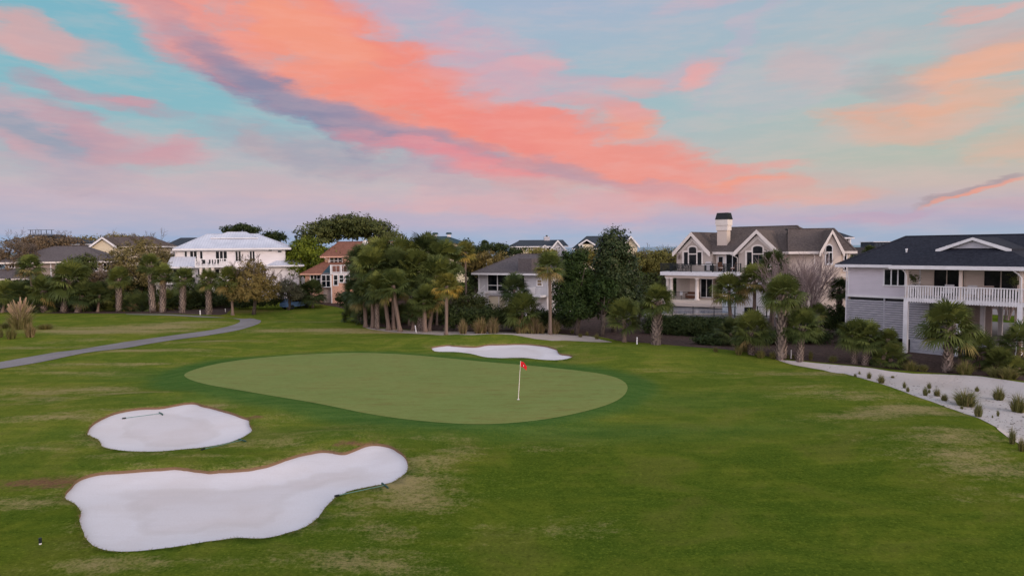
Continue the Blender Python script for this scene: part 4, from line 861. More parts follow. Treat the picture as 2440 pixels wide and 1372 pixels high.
ze = H.L(1996, 634, -.7)[1] + .14
H.hip(-.75, 24, -.7, 11.3, ze, 9.12, 3.4, 4, 5.3, 'roof_navy', fh=.22)
# deck
xa = H.L(2160, 715, -3.15)[0]; xb = H.L(2432, 728, -3.15)[0]; xe = xb+4.2; xmid = H.L(2288, 720, -3.15)[0]
H.box('deck', 'white', xa-.1, xe, -3.2, 0, 4.08, 4.30); H.box('deck_boards', 'siding_gray', xa-.05, xe-.05, -3.15, -.02, 4.304, 4.33)
m = MB(); n = int((xe-xa)/.17)
m.box(xa-.16, xe, -3.33, -3.21, 5.22, 5.29)
for i in range(n): c = xa-.1+(i+.5)*(xe-xa)/n; m.box(c-.045, c+.045, -3.275, -3.235, 4.0, 5.22)
m.box(xa-.16, xe, -3.235, -3.205, 4.04, 4.32); m.obj('railing', M['white'], H.root)
m = MB(); m.box(xa-.16, xa-.08, -3.2, 0, 5.22, 5.29)
for i in range(18): c = -3.1+i*.17; m.box(xa-.14, xa-.10, c-.045, c+.045, 4.0, 5.22)
m.obj('railing', M['white'], H.root)
for xx, zb in ((xa, 0), (xmid, .55), (xb, gzR-.05), (xe, gzR-.05)):
    H.col(xx, -3.15, zb-.3, 4.05, .15, name='stilt_post'); H.col(xx, -3.38 if False else -3.12, 4.33, 6.62, .10, 'siding_warm', name='deck_post')
for xx, yy in ((x1+1.8, .6), (x1+3.3, 1.6), (x1+5.6, 1.2), (x1+3.6, 5), (x1+6.5, 5), (x1+9.5, 2)): H.col(xx, yy, gzR-.2, 4.0, .14, 'siding_warm' if yy < 1.5 else 'siding_gray', name='stilt_post')
H.box('inner_wall', 'siding_taupe', x1+1.1, x1+3.4, 3.4, 3.6, gzR-.1, 4.0)
# deck back wall: boards and sliding doors
H.box('porch_wall', 'siding_warm', H.L(2160, 650, 0)[0]+.0, xe, -.03, 0, 4.33, 6.6)
for a, b in ((2226, 2287), (2292, 2297), (2345, 2384), (2386, 2424)): H.win(a, 643, b, 706, -.035, 2 if b-a > 50 else 1, 1, fw=.06, name='sliding_door', xz=(H.L(a, 700)[0], H.L(b, 700)[0], 4.38, 6.38), trim='siding_warm')
for a in (2193, ): H.box('trim_board', 'white', H.L(a, 650)[0]-.05, H.L(a, 650)[0]+.05, -.06, -.032, 4.33, 6.6)
# porch roof: hip with a little louvred gable on top
xl = H.L(2120, 636, -3.75)[0]; xr = xl+9.6; ye = -3.75; zp = H.L(2120, 636, -3.75)[1]+.10; zr_ = 8.05; s_ = (zr_-zp)/2.75; 
gx0, gx1 = xl+2.75, xr-2.75; yg = ye+2.75; zk = zr_
bk = .9; zt = zk+bk
v = [(xl, ye, zp), (xr, ye, zp), (gx1, yg, zk), (gx0, yg, zk), (xl, 1.2, zp), (xr, 1.2, zp), (gx0, 4.2, zk), (gx1, 4.2, zk)]
o = MB().add(v, [(0, 1, 2, 3), (0, 3, 6, 4), (1, 5, 7, 2), (3, 2, 7, 6), (0, 4, 5, 1)]).obj('porch_roof', M['roof_navy'], H.root)
m = MB(); m.box(xl-.06, xr+.06, ye-.06, ye, zp-.24, zp+.03); m.box(xl-.06, xl, ye, -.6, zp-.24, zp+.03); m.box(xr, xr+.06, ye, -.6, zp-.24, zp+.03); m.box(xl, xr, ye, -.75, zp-.07, zp-.02); m.obj('gutter', M['white'], o)
xm = (gx0+gx1)/2; gy = yg-.35; hw = (gx1-gx0)/2+.35
H.gable(xm-hw, xm+hw, gy, 5.2, zk-.02, zk+.86, 'roof_navy', bw=.20, name='gable_roof')
lo = MB().prism([(xm-hw*.62, zk+.02), (xm, zk+.62), (xm+hw*.62, zk+.02)], gy+.2, gy+.5); lo.obj('gable_vent', M['siding_slat'], H.root)
H.pipe([(xa+.35-.6, -3.8, zp-.1), (xa-.1, -3.4, zp-.45), (xa, -3.3, zp-.7), (xa, -3.3, 4.4)]); H.pipe([(xb-.5, -3.8, zp-.1), (xb-.1, -3.4, zp-.5), (xb+.05, -3.3, zp-.75), (xb+.05, -3.3, 4.4)])
H.pipe([(-.5, -.6, ze-.15), (-.1, -.15, ze-.5), (-.09, -.08, ze-.8), (-.09, -.08, zb0)]); 
vx, vz = H.L(2156, 582, 1.5); H.col(vx, 1.9, 7.4, 8.05, .07, name='roof_vent', sq=False)
# raised parking slab and timber retaining wall
x2, z2 = H.L(2172, 818, -2.6)
rw = thing('retaining_wall', 'weathered grey timber retaining wall behind the large booted palm', 'retaining wall', H.w(xa+.2, -2.6, 0), -H.al)
m = MB()
for i in range(7): m.box(-.05, 5.6, -.06+.01*(i % 2), .06, -.35+i*.21, -.35+i*.21+.195)
m.obj('planks', M['siding_slat'], rw); m = MB(); [m.box(c, c+.16, .06, .2, -.4, 1.05) for c in (0, 1.8, 3.6, 5.3)]; m.obj('posts', M['siding_slat'], rw)
m = MB(); m.add([tuple(H.w(x, y, gzR)) for x, y in ((xa+.3, -2.5), (24, -2.5), (24, 16), (xa+.3, 16))] + [tuple(H.w(x, y, -1)) for x, y in ((xa+.3, -2.5), (24, -2.5), (24, 16), (xa+.3, 16))], [(0, 1, 2, 3), (0, 4, 5, 1), (1, 5, 6, 2), (2, 6, 7, 3), (3, 7, 4, 0)])
tag(m.obj('carport_slab', M['path']), kind='structure')
m = MB(); m.add([tuple(H.w(x, y, z)) for x, y, z in ((xa+4.6, -5.6, -.35), (25, -6.3, -.35), (25, -2.5, gzR-.03), (xa+4.0, -2.5, gzR-.03))], [(0, 1, 2, 3)]); tag(m.obj('mulch_bank', M['mulch']), kind='structure')
m = MB(); m.add([tuple(H.w(x, y, gzR-.06)) for x, y in ((xa-4, 15), (40, 15), (40, 24), (xa-4, 24))], [(0, 1, 2, 3)]); tag(m.obj('lawn', M['grass']), kind='structure')
m = MB(); m.add([tuple(H.w(x, y, gzR-.02)) for x, y in ((xa-4, 24), (60, 24), (60, 31), (xa-4, 31))], [(0, 1, 2, 3)]); tag(m.obj('road', M['path']), kind='structure')
# deck things
def pot_plant(Hh, px, y, z, lab, hh=1.5, grassy=False):
    x = Hh.L(px, 660, y)[0]; o = thing('potted_plant', lab, 'potted plant', Hh.w(x, y, z), 0); rnd = random.Random(px)
    MB().tube([(0, 0, 0), (0, 0, .04), (0, 0, .62), (0, 0, .60), (0, 0, .54)], [.15, .16, .24, .21, .20], 12).obj('pot', M['black'], o)
    m = MB(); twigs(m, Vector((0, 0, .5)), Vector((0, 0, 1)), .35, .02, 2, rnd, .35, .3, 3); m.obj('stem', M['bark'], o)
    m = MB(); leaf_cloud(m, [(0, 0, .6+hh*.5, hh*.3, hh*.3, hh*.4)], 700, .09, rnd, .1); m.obj('foliage', M['leaf_mid'], o)
pot_plant(H, 2176, -1.6, 4.34, 'small tree in a dark pot at the left end of the white deck'); pot_plant(H, 2420, -1.4, 4.34, 'bushy plant in a pot at the right end of the white deck', 1.7)
def lounge(Hh, x, y, z, lab, mat, rz=0):
    o = thing('deck_chair', lab, 'chair', Hh.w(x, y, z), -Hh.al+rz, 'chairs on the white deck')
    MB().box(-.33, .33, -.3, .32, .36, .46).obj('seat', M[mat], o); MB().bar((0, .3, .42), (0, .44, .98), .62, .06).obj('backrest', M[mat], o)
    for a, b in ((-.3, -.26), (.3, -.26), (-.3, .3), (.3, .3)): MB().box(a-.025, a+.025, b-.025, b+.025, 0, .36).obj('leg', M['black'], o)
    for a in (-.33, .33): MB().box(a-.03, a+.03, -.28, .34, .60, .64).obj('armrest', M['black'], o)
for px, lab in ((2258, 'grey deck chair before the left sliding door'), (2313, 'dark deck chair before the beige wall panel'), (2352, 'brown deck chair before the right sliding doors')): lounge(H, H.L(px, 690, -1.6)[0], -1.6, 4.34, lab, 'siding_taupe' if 'brown' in lab else 'siding_gray')

# ---- tan house with three gables
H = House('gabled_tan_house', 'large tan stucco house with three cream trimmed gables and brown roof', 1612, 90, 40); HM = H
zE = H.L(1692, 601, -.4)[1]
def X(px, y=0.0): return H.L(px, 620, y)[0]
xR = X(1955)
H.box('wall', 'stucco', 0, X(1697), 0, 8, 0, zE-.1); H.box('wall', 'stucco', X(1697)-.2, X(1764), 1.0, 12, 0, zE-.12); H.box('wall', 'stucco', X(1760, -.2), X(1868, -.2), -.2, 8, 0, zE-.11)
H.box('wall', 'stucco_l', X(1868)-.3, xR, .8, 12, 0, zE-.13)
# main roof
hy = 6.2; zr1 = H.L(1820, 539.5, hy)[1]; xl_ = X(1612)-.4; xrr = H.L(1899, 538, hy)[0]
H.hip(xl_, xR+.6, .25, 12.6, zE, zr1, H.L(1736, 545, hy)[0]-xl_, xR+.6-xrr, hy, 'roof_brown', 'trim_cream', .28)
def gab(a, b, pk, pky, y, back, wm='stucco'):
    xa_, xb_ = H.L(a, 601, y-.45)[0], H.L(b, 601, y-.45)[0]; zp_ = H.L(pk, pky, y-.45)[1]; H.gable(xa_, xb_, y-.5, back, zE+.02, zp_, 'roof_brown', 'trim_cream', .34, name='gable_roof')
    k = (zp_-zE)/((xb_-xa_)/2); c = (xa_+xb_)/2; d = .25; hb = (xb_-xa_)/2-.55
    MB().prism([(c-hb, zE-.35), (c-hb, zE+.02), (c, zE+hb*k), (c+hb, zE+.02), (c+hb, zE-.35)], y-.01, y+.3).obj('gable_wall', M[wm], H.root)
    q = .42*sqrt(1+k*k); m = MB(); m.prism([(c-hb-.1, zE-.12), (c, zE+(hb+.1)*k-.12), (c+hb+.1, zE-.12), (c+hb+.1-.4, zE-.12), (c, zE+(hb+.1)*k-.12-q), (c-hb+.3, zE-.12)], y-.06, y-.013); m.obj('frieze', M['trim_cream'], H.root)
gab(1603, 1692, 1646, 552.5, 0, 7.5); gab(1748, 1859, 1803, 546.5, -.2, 6.4)
def palladian(p, arch_top, sill, y, H=H):
    # p: x of outer left, centre-left, centre-right, outer right (trim edges) ; heights in picture rows
    a, b, c, d = p; e = (b+c)/2; sp = 596.5; m = MB()
    pts = [(b, sp)]+[(e-(c-b)/2*cos(t), arch_top+ (sp-arch_top)*.62*(1-sin(t))) for t in [pi*i/10 for i in range(11)]]+[(c, sp)]
    m.prism([H.L(x, z, y) for x, z in pts+[(c, sill), (b, sill)]], y-.09, y); m.prism([H.L(x, z, y) for x, z in [(a, sp), (b, sp), (b, sill), (a, sill)]], y-.075, y); m.prism([H.L(x, z, y) for x, z in [(c, sp), (d, sp), (d, sill), (c, sill)]], y-.075, y)
    o = m.obj('window', M['trim_cream'], H.root); g = MB()
    b2, c2 = b+4, c-3.2; at2 = arch_top+3.8
    g.prism([H.L(x, z, y) for x, z in [(b2, 603.7)]+[(e+.3-(c2-b2)/2*cos(t), at2+(sp-at2)*.5*(1-sin(t))) for t in [pi*i/10 for i in range(11)]]+[(c2, 603.7)]], y-.11, y-.05)
    g.prism([H.L(x, z, y) for x, z in [(b2, 606.5), (c2, 606.5), (c2, sill-1), (b2, sill-1)]], y-.11, y-.05)
    g.prism([H.L(x, z, y) for x, z in [(a+4.7, 601), (b+1, 601), (b+1, sill-1), (a+4.7, sill-1)]], y-.10, y-.05); g.prism([H.L(x, z, y) for x, z in [(c-.2, 601), (d-4, 601), (d-4, sill-1), (c-.2, sill-1)]], y-.10, y-.05)
    g.obj('pane', M['glass'], o)
palladian((1626, 1638.7, 1663, 1676), 584.6, 632.5, 0); palladian((1776, 1791, 1821, 1838), 582.3, 640, -.2)
zD = H.L(1724, 655, -3.5)[1]; 
H.box('door_surround', 'trim_cream', X(1707, 1), X(1762, 1), .92, 1.0, zD, zE-.25)
H.win(1713.5, 612, 1723.5, 650, .91, 1, 1, name='glass_door', trim='white', xz=(X(1713.5, 1), X(1723.5, 1), zD+.2, H.L(1715, 612, 1)[1])); H.win(1732, 606, 1761, 650, .91, 2, 1, name='sliding_door', xz=(X(1732, 1), X(1761, 1), zD+.08, H.L(1732, 606, 1)[1]))
for px, y in ((1620.5, 0), (1699.5, 1.0)):
    x, z = H.L(px, 612, y); m = MB(); m.box(x-.06, x+.06, y-.06, y, z-.1, z+.25); m.tube([(x, y-.05, z+.3), (x, y-.25, z+.34), (x, y-.28, z+.2)], [.03]*3, 5); m.tube([(x, y-.28, z+.2), (x, y-.28, z+.12), (x, y-.28, z-.25), (x, y-.28, z-.3)], [.04, .17, .11, .03], 8); m.obj('wall_lantern', M['twig'], H.root)
# chimney
xc0, xc1 = H.L(1709, 545, 1.8)[0], H.L(1732, 545, 1.8)[0]; zc = H.L(1720, 523, 1.8)[1]; dz = xc1-xc0
ch = H.box('chimney', 'stucco_l', xc0, xc1, 1.8, 1.8+dz*.9, 7, zc-1.4); H.box('collar', 'trim_cream', xc0-.1, xc1+.1, 1.7, 1.9+dz*.9, zc-1.4, zc-.75, parent=ch); H.box('collar', 'trim_cream', xc0-.18, xc1+.18, 1.62, 1.98+dz*.9, zc-.75, zc, parent=ch)
m = MB(); a0_, a1_, b0_, b1_ = xc0-.22, xc1+.22, 1.58, 2.02+dz*.9; zt_ = zc+.85; i_ = .18
m.add([(a0_, b0_, zc), (a1_, b0_, zc), (a1_, b1_, zc), (a0_, b1_, zc), (a0_+i_, b0_+i_, zt_), (a1_-i_, b0_+i_, zt_), (a1_-i_, b1_-i_, zt_), (a0_+i_, b1_-i_, zt_)], [(0, 1, 5, 4), (1, 2, 6, 5), (2, 3, 7, 6), (3, 0, 4, 7), (4, 5, 6, 7), (3, 2, 1, 0)])
for i in range(9):
    f = (i+.5)/9; m.bar((a0_+(a1_-a0_)*f, b0_-.01, zc), (a0_+i_+(a1_-a0_-2*i_)*f, b0_+i_-.01, zt_), .04, .06); m.bar((a1_+.01, b0_+(b1_-b0_)*f, zc), (a1_-i_+.01, b0_+i_+(b1_-b0_-2*i_)*f, zt_), .04, .06)
m.obj('chimney_cap', M['black'], ch)
# deck, columns, patio
xd0, xd1 = H.L(1573, 655, -3.5)[0], H.L(1724, 661, -3.5)[0]; zt2 = H.L(1573, 647, -3.5)[1]; zb2 = H.L(1573, 655.5, -3.5)[1]
H.box('deck', 'white', xd0, xd1, -3.5, .9, zb2, zt2); H.box('deck', 'white', xd1, X(1765, -1.5), -1.6, .9, zb2+.02, zt2-.01); H.box('deck_beam', 'stucco_l', xd0+.5, xd1-.3, -3.2, -2.9, zb2-.32, zb2)
xf = X(1765, -1.6); zr2 = zt2+1.05
px_posts = [H.L(p, 640, -3.45)[0] for p in (1575, 1598, 1647, 1698)]+[xd1]
H.rail(xd0+.05, xd1, -3.42, zt2, zr2, 'black', .14, .025, .06, px_posts, .09); H.rail(-3.42, 2.5, xd0+.05, zt2, zr2, 'black', .14, .025, .06, (-3.4, 0, 2.5), .09, axis='y'); H.rail(-3.42, -1.55, xd1, zt2, zr2, 'black', .14, .025, .06, (), .09, axis='y'); H.rail(xd1, xf, -1.55, zt2, zr2, 'black', .14, .025, .06, (xd1, (xd1+xf)/2, xf), .09)
H.box('deck', 'white', xd0, 0, .9, 3, zb2, zt2)
zP = H.L(1661, 715, -3)[1]
for p, y in ((1591, -3), (1599.5, -3.05), (1661, -3)): H.col(H.L(p, 690, y)[0], y, zP, zb2-.3, .24, 'trim_cream', sq=False)
H.col(H.L(1619.5, 690, 1.5)[0], 1.5, zP, zb2-.05, .26, 'trim_cream', sq=False)
H.box('wall', 'siding_warm', H.L(1644, 690, 0)[0], .05+X(1697), -.02, -.001, zP, zb2-.02)
H.win(1671, 665, 1697, 708, -.03, 2, 1, name='sliding_door', trim='white'); H.box('patio', 'stucco_l', xd0-1, xd1+3, -5.2, 3, zP-.35, zP); H.box('step', 'stucco_l', xd0+.5, xd1+1, -5.8, -5.2, zP-.6, zP-.2)
# right wing
H3 = House('x', 'x', 1955, 79, 14); bpy.data.objects.remove(H3.root); H3.root = bpy.data.objects.new('right_wing', None); COL.objects.link(H3.root); H3.root.parent = HM.root; H3.root.empty_display_size = .2
H3.root.matrix_local = (Matrix.Translation(HM.O) @ Matrix.Rotation(-HM.al, 4, 'Z')).inverted() @ (Matrix.Translation(H3.O) @ Matrix.Rotation(-H3.al, 4, 'Z'))
H = H3; z3 = H.L(1960, 600, 0)[1]
H.box('wall', 'stucco_l', 0, H.L(2028, 620, 0)[0], 0, 9, 0, z3)
H.hip(-3.5, H.L(2044, 596, -.6)[0], -.25, 10, z3+.04, H.L(1984, 544, 4.5)[1], 0.6, H.L(2044, 596, -.6)[0]-H.L(1986, 544, 4.5)[0], 4.5, 'roof_brown', 'trim_cream', .26)
yG = -.5; a_, b_ = H.L(1953, 600, yG-.3)[0], H.L(2013, 600, yG-.3)[0]; zq = H.L(1983, 546.5, yG-.3)[1]
H.gable(a_, b_, yG-.35, 4.6, z3-.02, zq, 'roof_brown', 'trim_cream', .2, name='gable_roof'); c_ = (a_+b_)/2; hb = (b_-a_)/2-.3; k_ = (zq-z3)/((b_-a_)/2)
MB().prism([(c_-hb, z3-3.4), (c_-hb, z3+.02), (c_, z3+hb*k_-.02), (c_+hb, z3+.02), (c_+hb, z3-3.4)], yG, .2).obj('gable_wall', M['stucco_l'], H.root)
pts = [(1966, 631)]+[(1975.3-9.3*cos(t), 586-9*sin(t)+4) for t in [pi*i/10 for i in range(11)]]+[(1984.6, 631)]
o = MB().prism([H.L(a, b, yG) for a, b in pts], yG-.08, yG).obj('window', M['white'], H.root); g = MB()
g.prism([H.L(a, b, yG) for a, b in [(1968.3, 599.5)]+[(1975.3-7*cos(t), 588-6.5*sin(t)+3) for t in [pi*i/10 for i in range(11)]]+[(1982.3, 599.5)]], yG-.105, yG-.05)
for a, b in ((1968.3, 1974.2), (1976.4, 1982.3)): g.prism([H.L(x, z, yG) for x, z in ((a, 602.5), (b, 602.5), (b, 627), (a, 627))], yG-.105, yG-.05)
g.obj('pane', M['glass'], o); H.win(2012, 604, 2016.5, 621, 0, 1, 1, trim='white'); H.win(2012, 633, 2016.5, 645, 0, 1, 1, trim='white')
H.box('belt_course', 'trim_cream', -.1, H.L(2030, 655, 0)[0], -.12, -.001, H.L(2000, 661, 0)[1], H.L(2000, 652, 0)[1])
H.pipe([(H.L(1937, 600, -.3)[0], -.3, z3-.1), (H.L(1941, 606, 0)[0], -.08, z3-.5), (H.L(1941, 606, 0)[0], -.06, 2)], 'trim_cream')
H = HM; H.pipe([(X(1752, 1)-.2, -.3, zE-.2), (X(1762, 0)-.15, -.28, zE-.7), (X(1762, 0)-.15, -.25, zt2)], 'trim_cream')
x, z = H.L(1876, 549, 3.4); m = MB(); m.tube([(x, 3.4, z-.5), (x, 3.4, z+.1)], [.05, .05], 6); m.tube([(x-.25, 3.4, z+.12), (x+.25, 3.4, z+.12)], [.07, .07], 6); m.obj('roof_vent', M['black'], H.root)
# house seen behind it
H = House('beach_tower_house', 'pale tower with dark hipped roof just behind the tan house', 1972, 130, 12)
H.box('wall', 'siding_beach', 0, H.L(2028, 560, 0)[0], 0, 6, 0, H.L(2000, 566, 0)[1]); H.hip(-1.5, H.L(2036, 566, -1)[0], -1, 7, H.L(2000, 566, -1)[1], H.L(1975, 545, 3)[1], 2.2, 4.6, 3, 'roof_slate', fh=.25); H.win(2015.5, 570, 2020.5, 578, 0, 2, 1); H.col(H.L(2026, 570, -.7)[0], -.7, 0, H.L(2026, 566, -.7)[1]-.1, .14)
H = House('dark_flat_roof_house', 'dark low house with seamed parapet behind the navy roof', 2081, 110, 8); za, zb_ = H.L(2081, 577, 0)[1], H.L(2081, 589, 0)[1]
H.box('parapet', 'roof_slate', 0, 8, 0, 6, zb_, za); H.box('wall', 'roof_gray', -1.2, 9, -.6, 8, 0, zb_-.01); H.box('coping', 'white', -.15, 8.15, -.12, 6.1, za, za+.1)
m = MB(); [m.box(.1+i*.5, .14+i*.5, -.05, 0, zb_, za) for i in range(16)]; m.obj('seams', M['black'], H.root)
# ---- pool terrace of the tan house
zT = 1.0
def wpt(px, D, z): q = at(px, 690, D); return (q.x, D, z)
a, b = at(1535, 690, 69.5).x, at(1880, 690, 69.5).x
m = MB(); m.box(a, b+2, 69.8, 92, -.6, zT); tag(m.obj('pool_terrace', M['path']), kind='structure')
po = thing('swimming_pool', 'swimming pool with pale coping behind the black fence', 'swimming pool', (at(1665, 690, 76).x, 76, zT)); m = MB(); m.box(-5, 6, -2.2, 2.4, 0, .12); m.obj('coping', M['stucco_l'], po)
M['pool'] = new_mat('pool_water', lambda t: {'Base Color': (.10, .17, .27), 'Normal': t.bump(t.noise(t.pos(), 2.2, 3), .5, .1)}, rough=.08, spec=.6)
MB().box(-4.5, 5.5, -1.8, 2.0, .03, .135).obj('water', M['pool'], po)
def fence(px0, px1, D0, D1, z0, z1, lab, n_post):
    p0, p1 = Vector(wpt(px0, D0, z0)), Vector(wpt(px1, D1, z0)); d = p1-p0; L = d.length; o = thing('metal_fence', lab, 'fence', p0, atan2(d.y, d.x))
    h = z1-z0; m = MB(); m.box(0, L, -.02, .02, h-.06, h-.02); m.box(0, L, -.02, .02, .1, .14); n = int(L/.13)
    for i in range(n): c = (i+.5)*L/n; m.box(c-.011, c+.011, -.011, .011, .05, h-.03)
    m.obj('pickets', M['black'], o)
    for i in range(n_post): c = i*L/(n_post-1); MB().box(c-.04, c+.04, -.04, .04, 0, h+.04).obj('post', M['black'], o)
fence(1602, 1752, 71, 70.5, zT, 2.15, 'black picket fence around the pool of the tan house', 4); fence(1805, 1828, 70.5, 70.5, zT, 2.15, 'short black picket fence beside the white pool building', 2)
pb = thing('pool_building', 'low white building with a dark opening behind the palms', 'building', wpt(1756, 72.5, zT)); w_ = at(1850, 690, 72.5).x-at(1756, 690, 72.5).x; ztp = at(1800, 686, 72.5).z-zT
MB().box(0, w_, 0, 5, -.2, ztp).obj('wall', M['white'], pb); x0 = at(1774, 690, 72.5).x-at(1756, 690, 72.5).x; x1_ = at(1797, 690, 72.5).x-at(1756, 690, 72.5).x; MB().box(x0, x1_, -.05, .05, 0, at(1774, 732, 72.5).z-zT).obj('opening', M['black'], pb)
MB().box(-.15, w_+.15, -.25, 5.1, ztp, ztp+.12).obj('roof', M['roof_white'], pb)
um = thing('white_umbrella', 'white patio umbrella half hidden by the palms', 'umbrella', wpt(1822, 76, zT)); MB().tube([(0, 0, 0), (0, 0, 3.6)], [.03, .03], 6).obj('pole', M['white'], um)
m = MB(); m.add([(1.3*cos(i*pi/4), 1.3*sin(i*pi/4), 2.95) for i in range(8)]+[(0, 0, 3.65)], [(i, (i+1) % 8, 8) for i in range(8)]); m.obj('canopy', M['white'], um)
# hedge
hd = thing('clipped_hedge', 'long dark clipped hedge below the pool fence', 'hedge', wpt(1548, 66.5, 0)); rnd = random.Random(2); hx = at(1725, 690, 63).x-at(1548, 690, 66.5).x
m = MB(); bl = []
for i in range(40): f = i/39; bl.append((hx*f, -3.5*f, .80, .8, .75, .95))
m = MB(); leaf_cloud(m, bl, 30000, .17, rnd, .8); m.obj('foliage', M['leaf_dark'], hd)
# ---- things on the tan house deck and patio
H = HM
def grill(x, y, z):
    o = thing('gas_grill', 'stainless steel gas grill on the upper deck of the tan house', 'grill', H.w(x, y, z), -H.al)
    MB().box(-.5, .5, -.28, .28, .12, .82).obj('cabinet', M['black'], o); m = MB(); m.box(-.72, .72, -.3, .3, .822, .88); m.obj('shelf', M['white'], o)
    MB().prism([(-.42, .882), (.42, .882), (.42, 1.12), (.3, 1.25), (-.3, 1.25), (-.42, 1.12)], -.26, .26).obj('lid', M['steel'], o)
    MB().bar((-.3, -.31, 1.02), (.3, -.31, 1.02), .03).obj('handle', M['black'], o); MB().box(-.22, .22, -.295, -.281, .16, .78).obj('door', M['steel'], o)
    for a, b in ((-.45, -.22), (.45, -.22), (-.45, .22), (.45, .22)): MB().tube([(a-.02, b, .06), (a+.02, b, .06)], [.06, .06], 10).obj('wheel', M['black'], o)
M['steel'] = m_plain('brushed_steel', (.55, .56, .58), .3, .1, 3, .5, .9); M['wicker'] = m_plain('brown_wicker', (.14, .062, .035), .8, .5, 30); M['flag'] = m_plain('red_flag', (.62, .008, .02), .7, .1)
M['handle'] = m_plain('pale_green_handle', (.10, .22, .19), .5, .2); M['gold'] = m_plain('green_plastic', (.008, .07, .055), .4, .2); M['blue'] = m_plain('blue_car_paint', (.10, .19, .36), .25, .1, 2, .5)
zt3 = zt2+.005
grill(H.L(1690, 650, -1.2)[0], -1.2, zt3)
def wicker(px, y, lab, rz, z=zt3):
    x = H.L(px, 650, y)[0]; o = thing('wicker_chair', lab, 'chair', H.w(x, y, z), -H.al+rz, 'wicker chairs on the tan house deck')
    MB().box(-.32, .32, -.32, .3, .30, .44).obj('seat', M['wicker'], o); m = MB(); m.tube([(0, .30, .3), (0, .38, .7), (0, .46, 1.12)], [.34, .40, .30], 10); [None]; 
    m2 = MB(); n = 9; vs = []
    for j in range(5):
        zz = .35+j*.2; rr = .36+.06*sin(j*.8)
        for i in range(n): a = pi*(.08+.84*i/(n-1)); vs.append((rr*cos(a), .02+.36*sin(a)+.05*j, zz-(.18 if i in (0, n-1) and j > 1 else 0)*(j-1)*.8))
    m2.add(vs, [(j*n+i, j*n+i+1, (j+1)*n+i+1, (j+1)*n+i) for j in range(4) for i in range(n-1)]); m2.obj('backrest', M['wicker'], o)
    for a, b in ((-.27, -.27), (.27, -.27), (-.27, .27), (.27, .27)): MB().box(a-.03, a+.03, b-.03, b+.03, 0, .31).obj('leg', M['wicker'], o)
    MB().box(-.28, .28, -.29, .27, .442, .52).obj('cushion', M['trim_cream'], o)
wicker(1719, -.3, 'brown wicker chair left of the small deck table', .9); wicker(1746, -.1, 'brown wicker chair right of the small deck table', -.9)
o = thing('side_table', 'small dark table between the wicker chairs', 'table', H.w(H.L(1733, 650, -.5)[0], -.5, zt3)); MB().tube([(0, 0, .5), (0, 0, .54)], [.3, .3], 12).obj('tabletop', M['black'], o); MB().tube([(0, 0, 0), (0, 0, .5)], [.05, .05], 6).obj('pedestal', M['black'], o)
xd = H.L(1622, 650, -1.5)[0]; o = thing('dining_table', 'dark dining table at the left end of the tan house deck', 'table', H.w(xd, -1.6, zt3), -H.al); MB().box(-1.1, 1.1, -.5, .5, .70, .75).obj('tabletop', M['black'], o)
for a, b in ((-1, -.42), (1, -.42), (-1, .42), (1, .42)): MB().box(a-.03, a+.03, b-.03, b+.03, 0, .7).obj('leg', M['black'], o)
for i, (dx, dy) in enumerate(((-.75, -.8), (0, -.8), (.75, -.8), (-.75, .8), (0, .8), (.75, .8))):
    o = thing('dining_chair', 'dark metal chair at the %s of the %s side of the deck dining table' % (('left', 'middle', 'right')[i % 3], 'near' if dy < 0 else 'far'), 'chair', H.w(xd+dx, -1.6+dy, zt3), -H.al+(pi if dy < 0 else 0), 'chairs on the %s side of the deck dining table' % ('near' if dy < 0 else 'far'))
    MB().box(-.22, .22, -.22, .22, .43, .47).obj('seat', M['black'], o); m = MB(); [m.box(c-.012, c+.012, .2, .225, .47, .95) for c in (-.2, -.1, 0, .1, .2)]; m.box(-.22, .22, .2, .23, .93, .97); m.obj('backrest', M['black'], o)
    for a, b in ((-.2, -.2), (.2, -.2), (-.2, .2), (.2, .2)): MB().box(a-.015, a+.015, b-.015, b+.015, 0, .43).obj('leg', M['black'], o)
o = thing('patio_sofa', 'dark wicker sofa under the deck of the tan house', 'sofa', H.w(H.L(1650, 700, -.9)[0], -.9, zP), -H.al); MB().box(-.8, .8, -.4, .4, .05, .42).obj('base', M['wicker'], o); MB().box(-.8, .8, .25, .45, .42, .85).obj('backrest', M['wicker'], o); MB().box(-.7, .7, -.38, .25, .425, .55).obj('cushion', M['siding_taupe'], o)
for q in (-.8, .66): MB().box(q, q+.14, -.4, .25, .42, .65).obj('armrest', M['wicker'], o)
o = thing('pool_sign', 'small white notice on the patio rail under the deck', 'sign', H.w(H.L(1623.5, 700, -3.2)[0], -3.2, zP), -H.al); MB().box(-.015, .015, -.015, .015, 0, .6).obj('post', M['black'], o); MB().box(-.18, .18, -.035, -.02, .55, 1.05).obj('panel', M['white'], o)
xs = H.L(1600, 700, -3.4)[0]; 
o = thing('metal_fence', 'black patio railing between the deck columns', 'fence', H.w(xs, -3.45, zP), -H.al); Lr = H.L(1642, 700, -3.4)[0]-xs; m = MB(); m.box(0, Lr, -.02, .02, .95, 1.0); m.box(0, Lr, -.02, .02, .1, .14); [m.box(i*.13, i*.13+.02, -.01, .01, .12, .97) for i in range(int(Lr/.13))]; m.obj('pickets', M['black'], o)

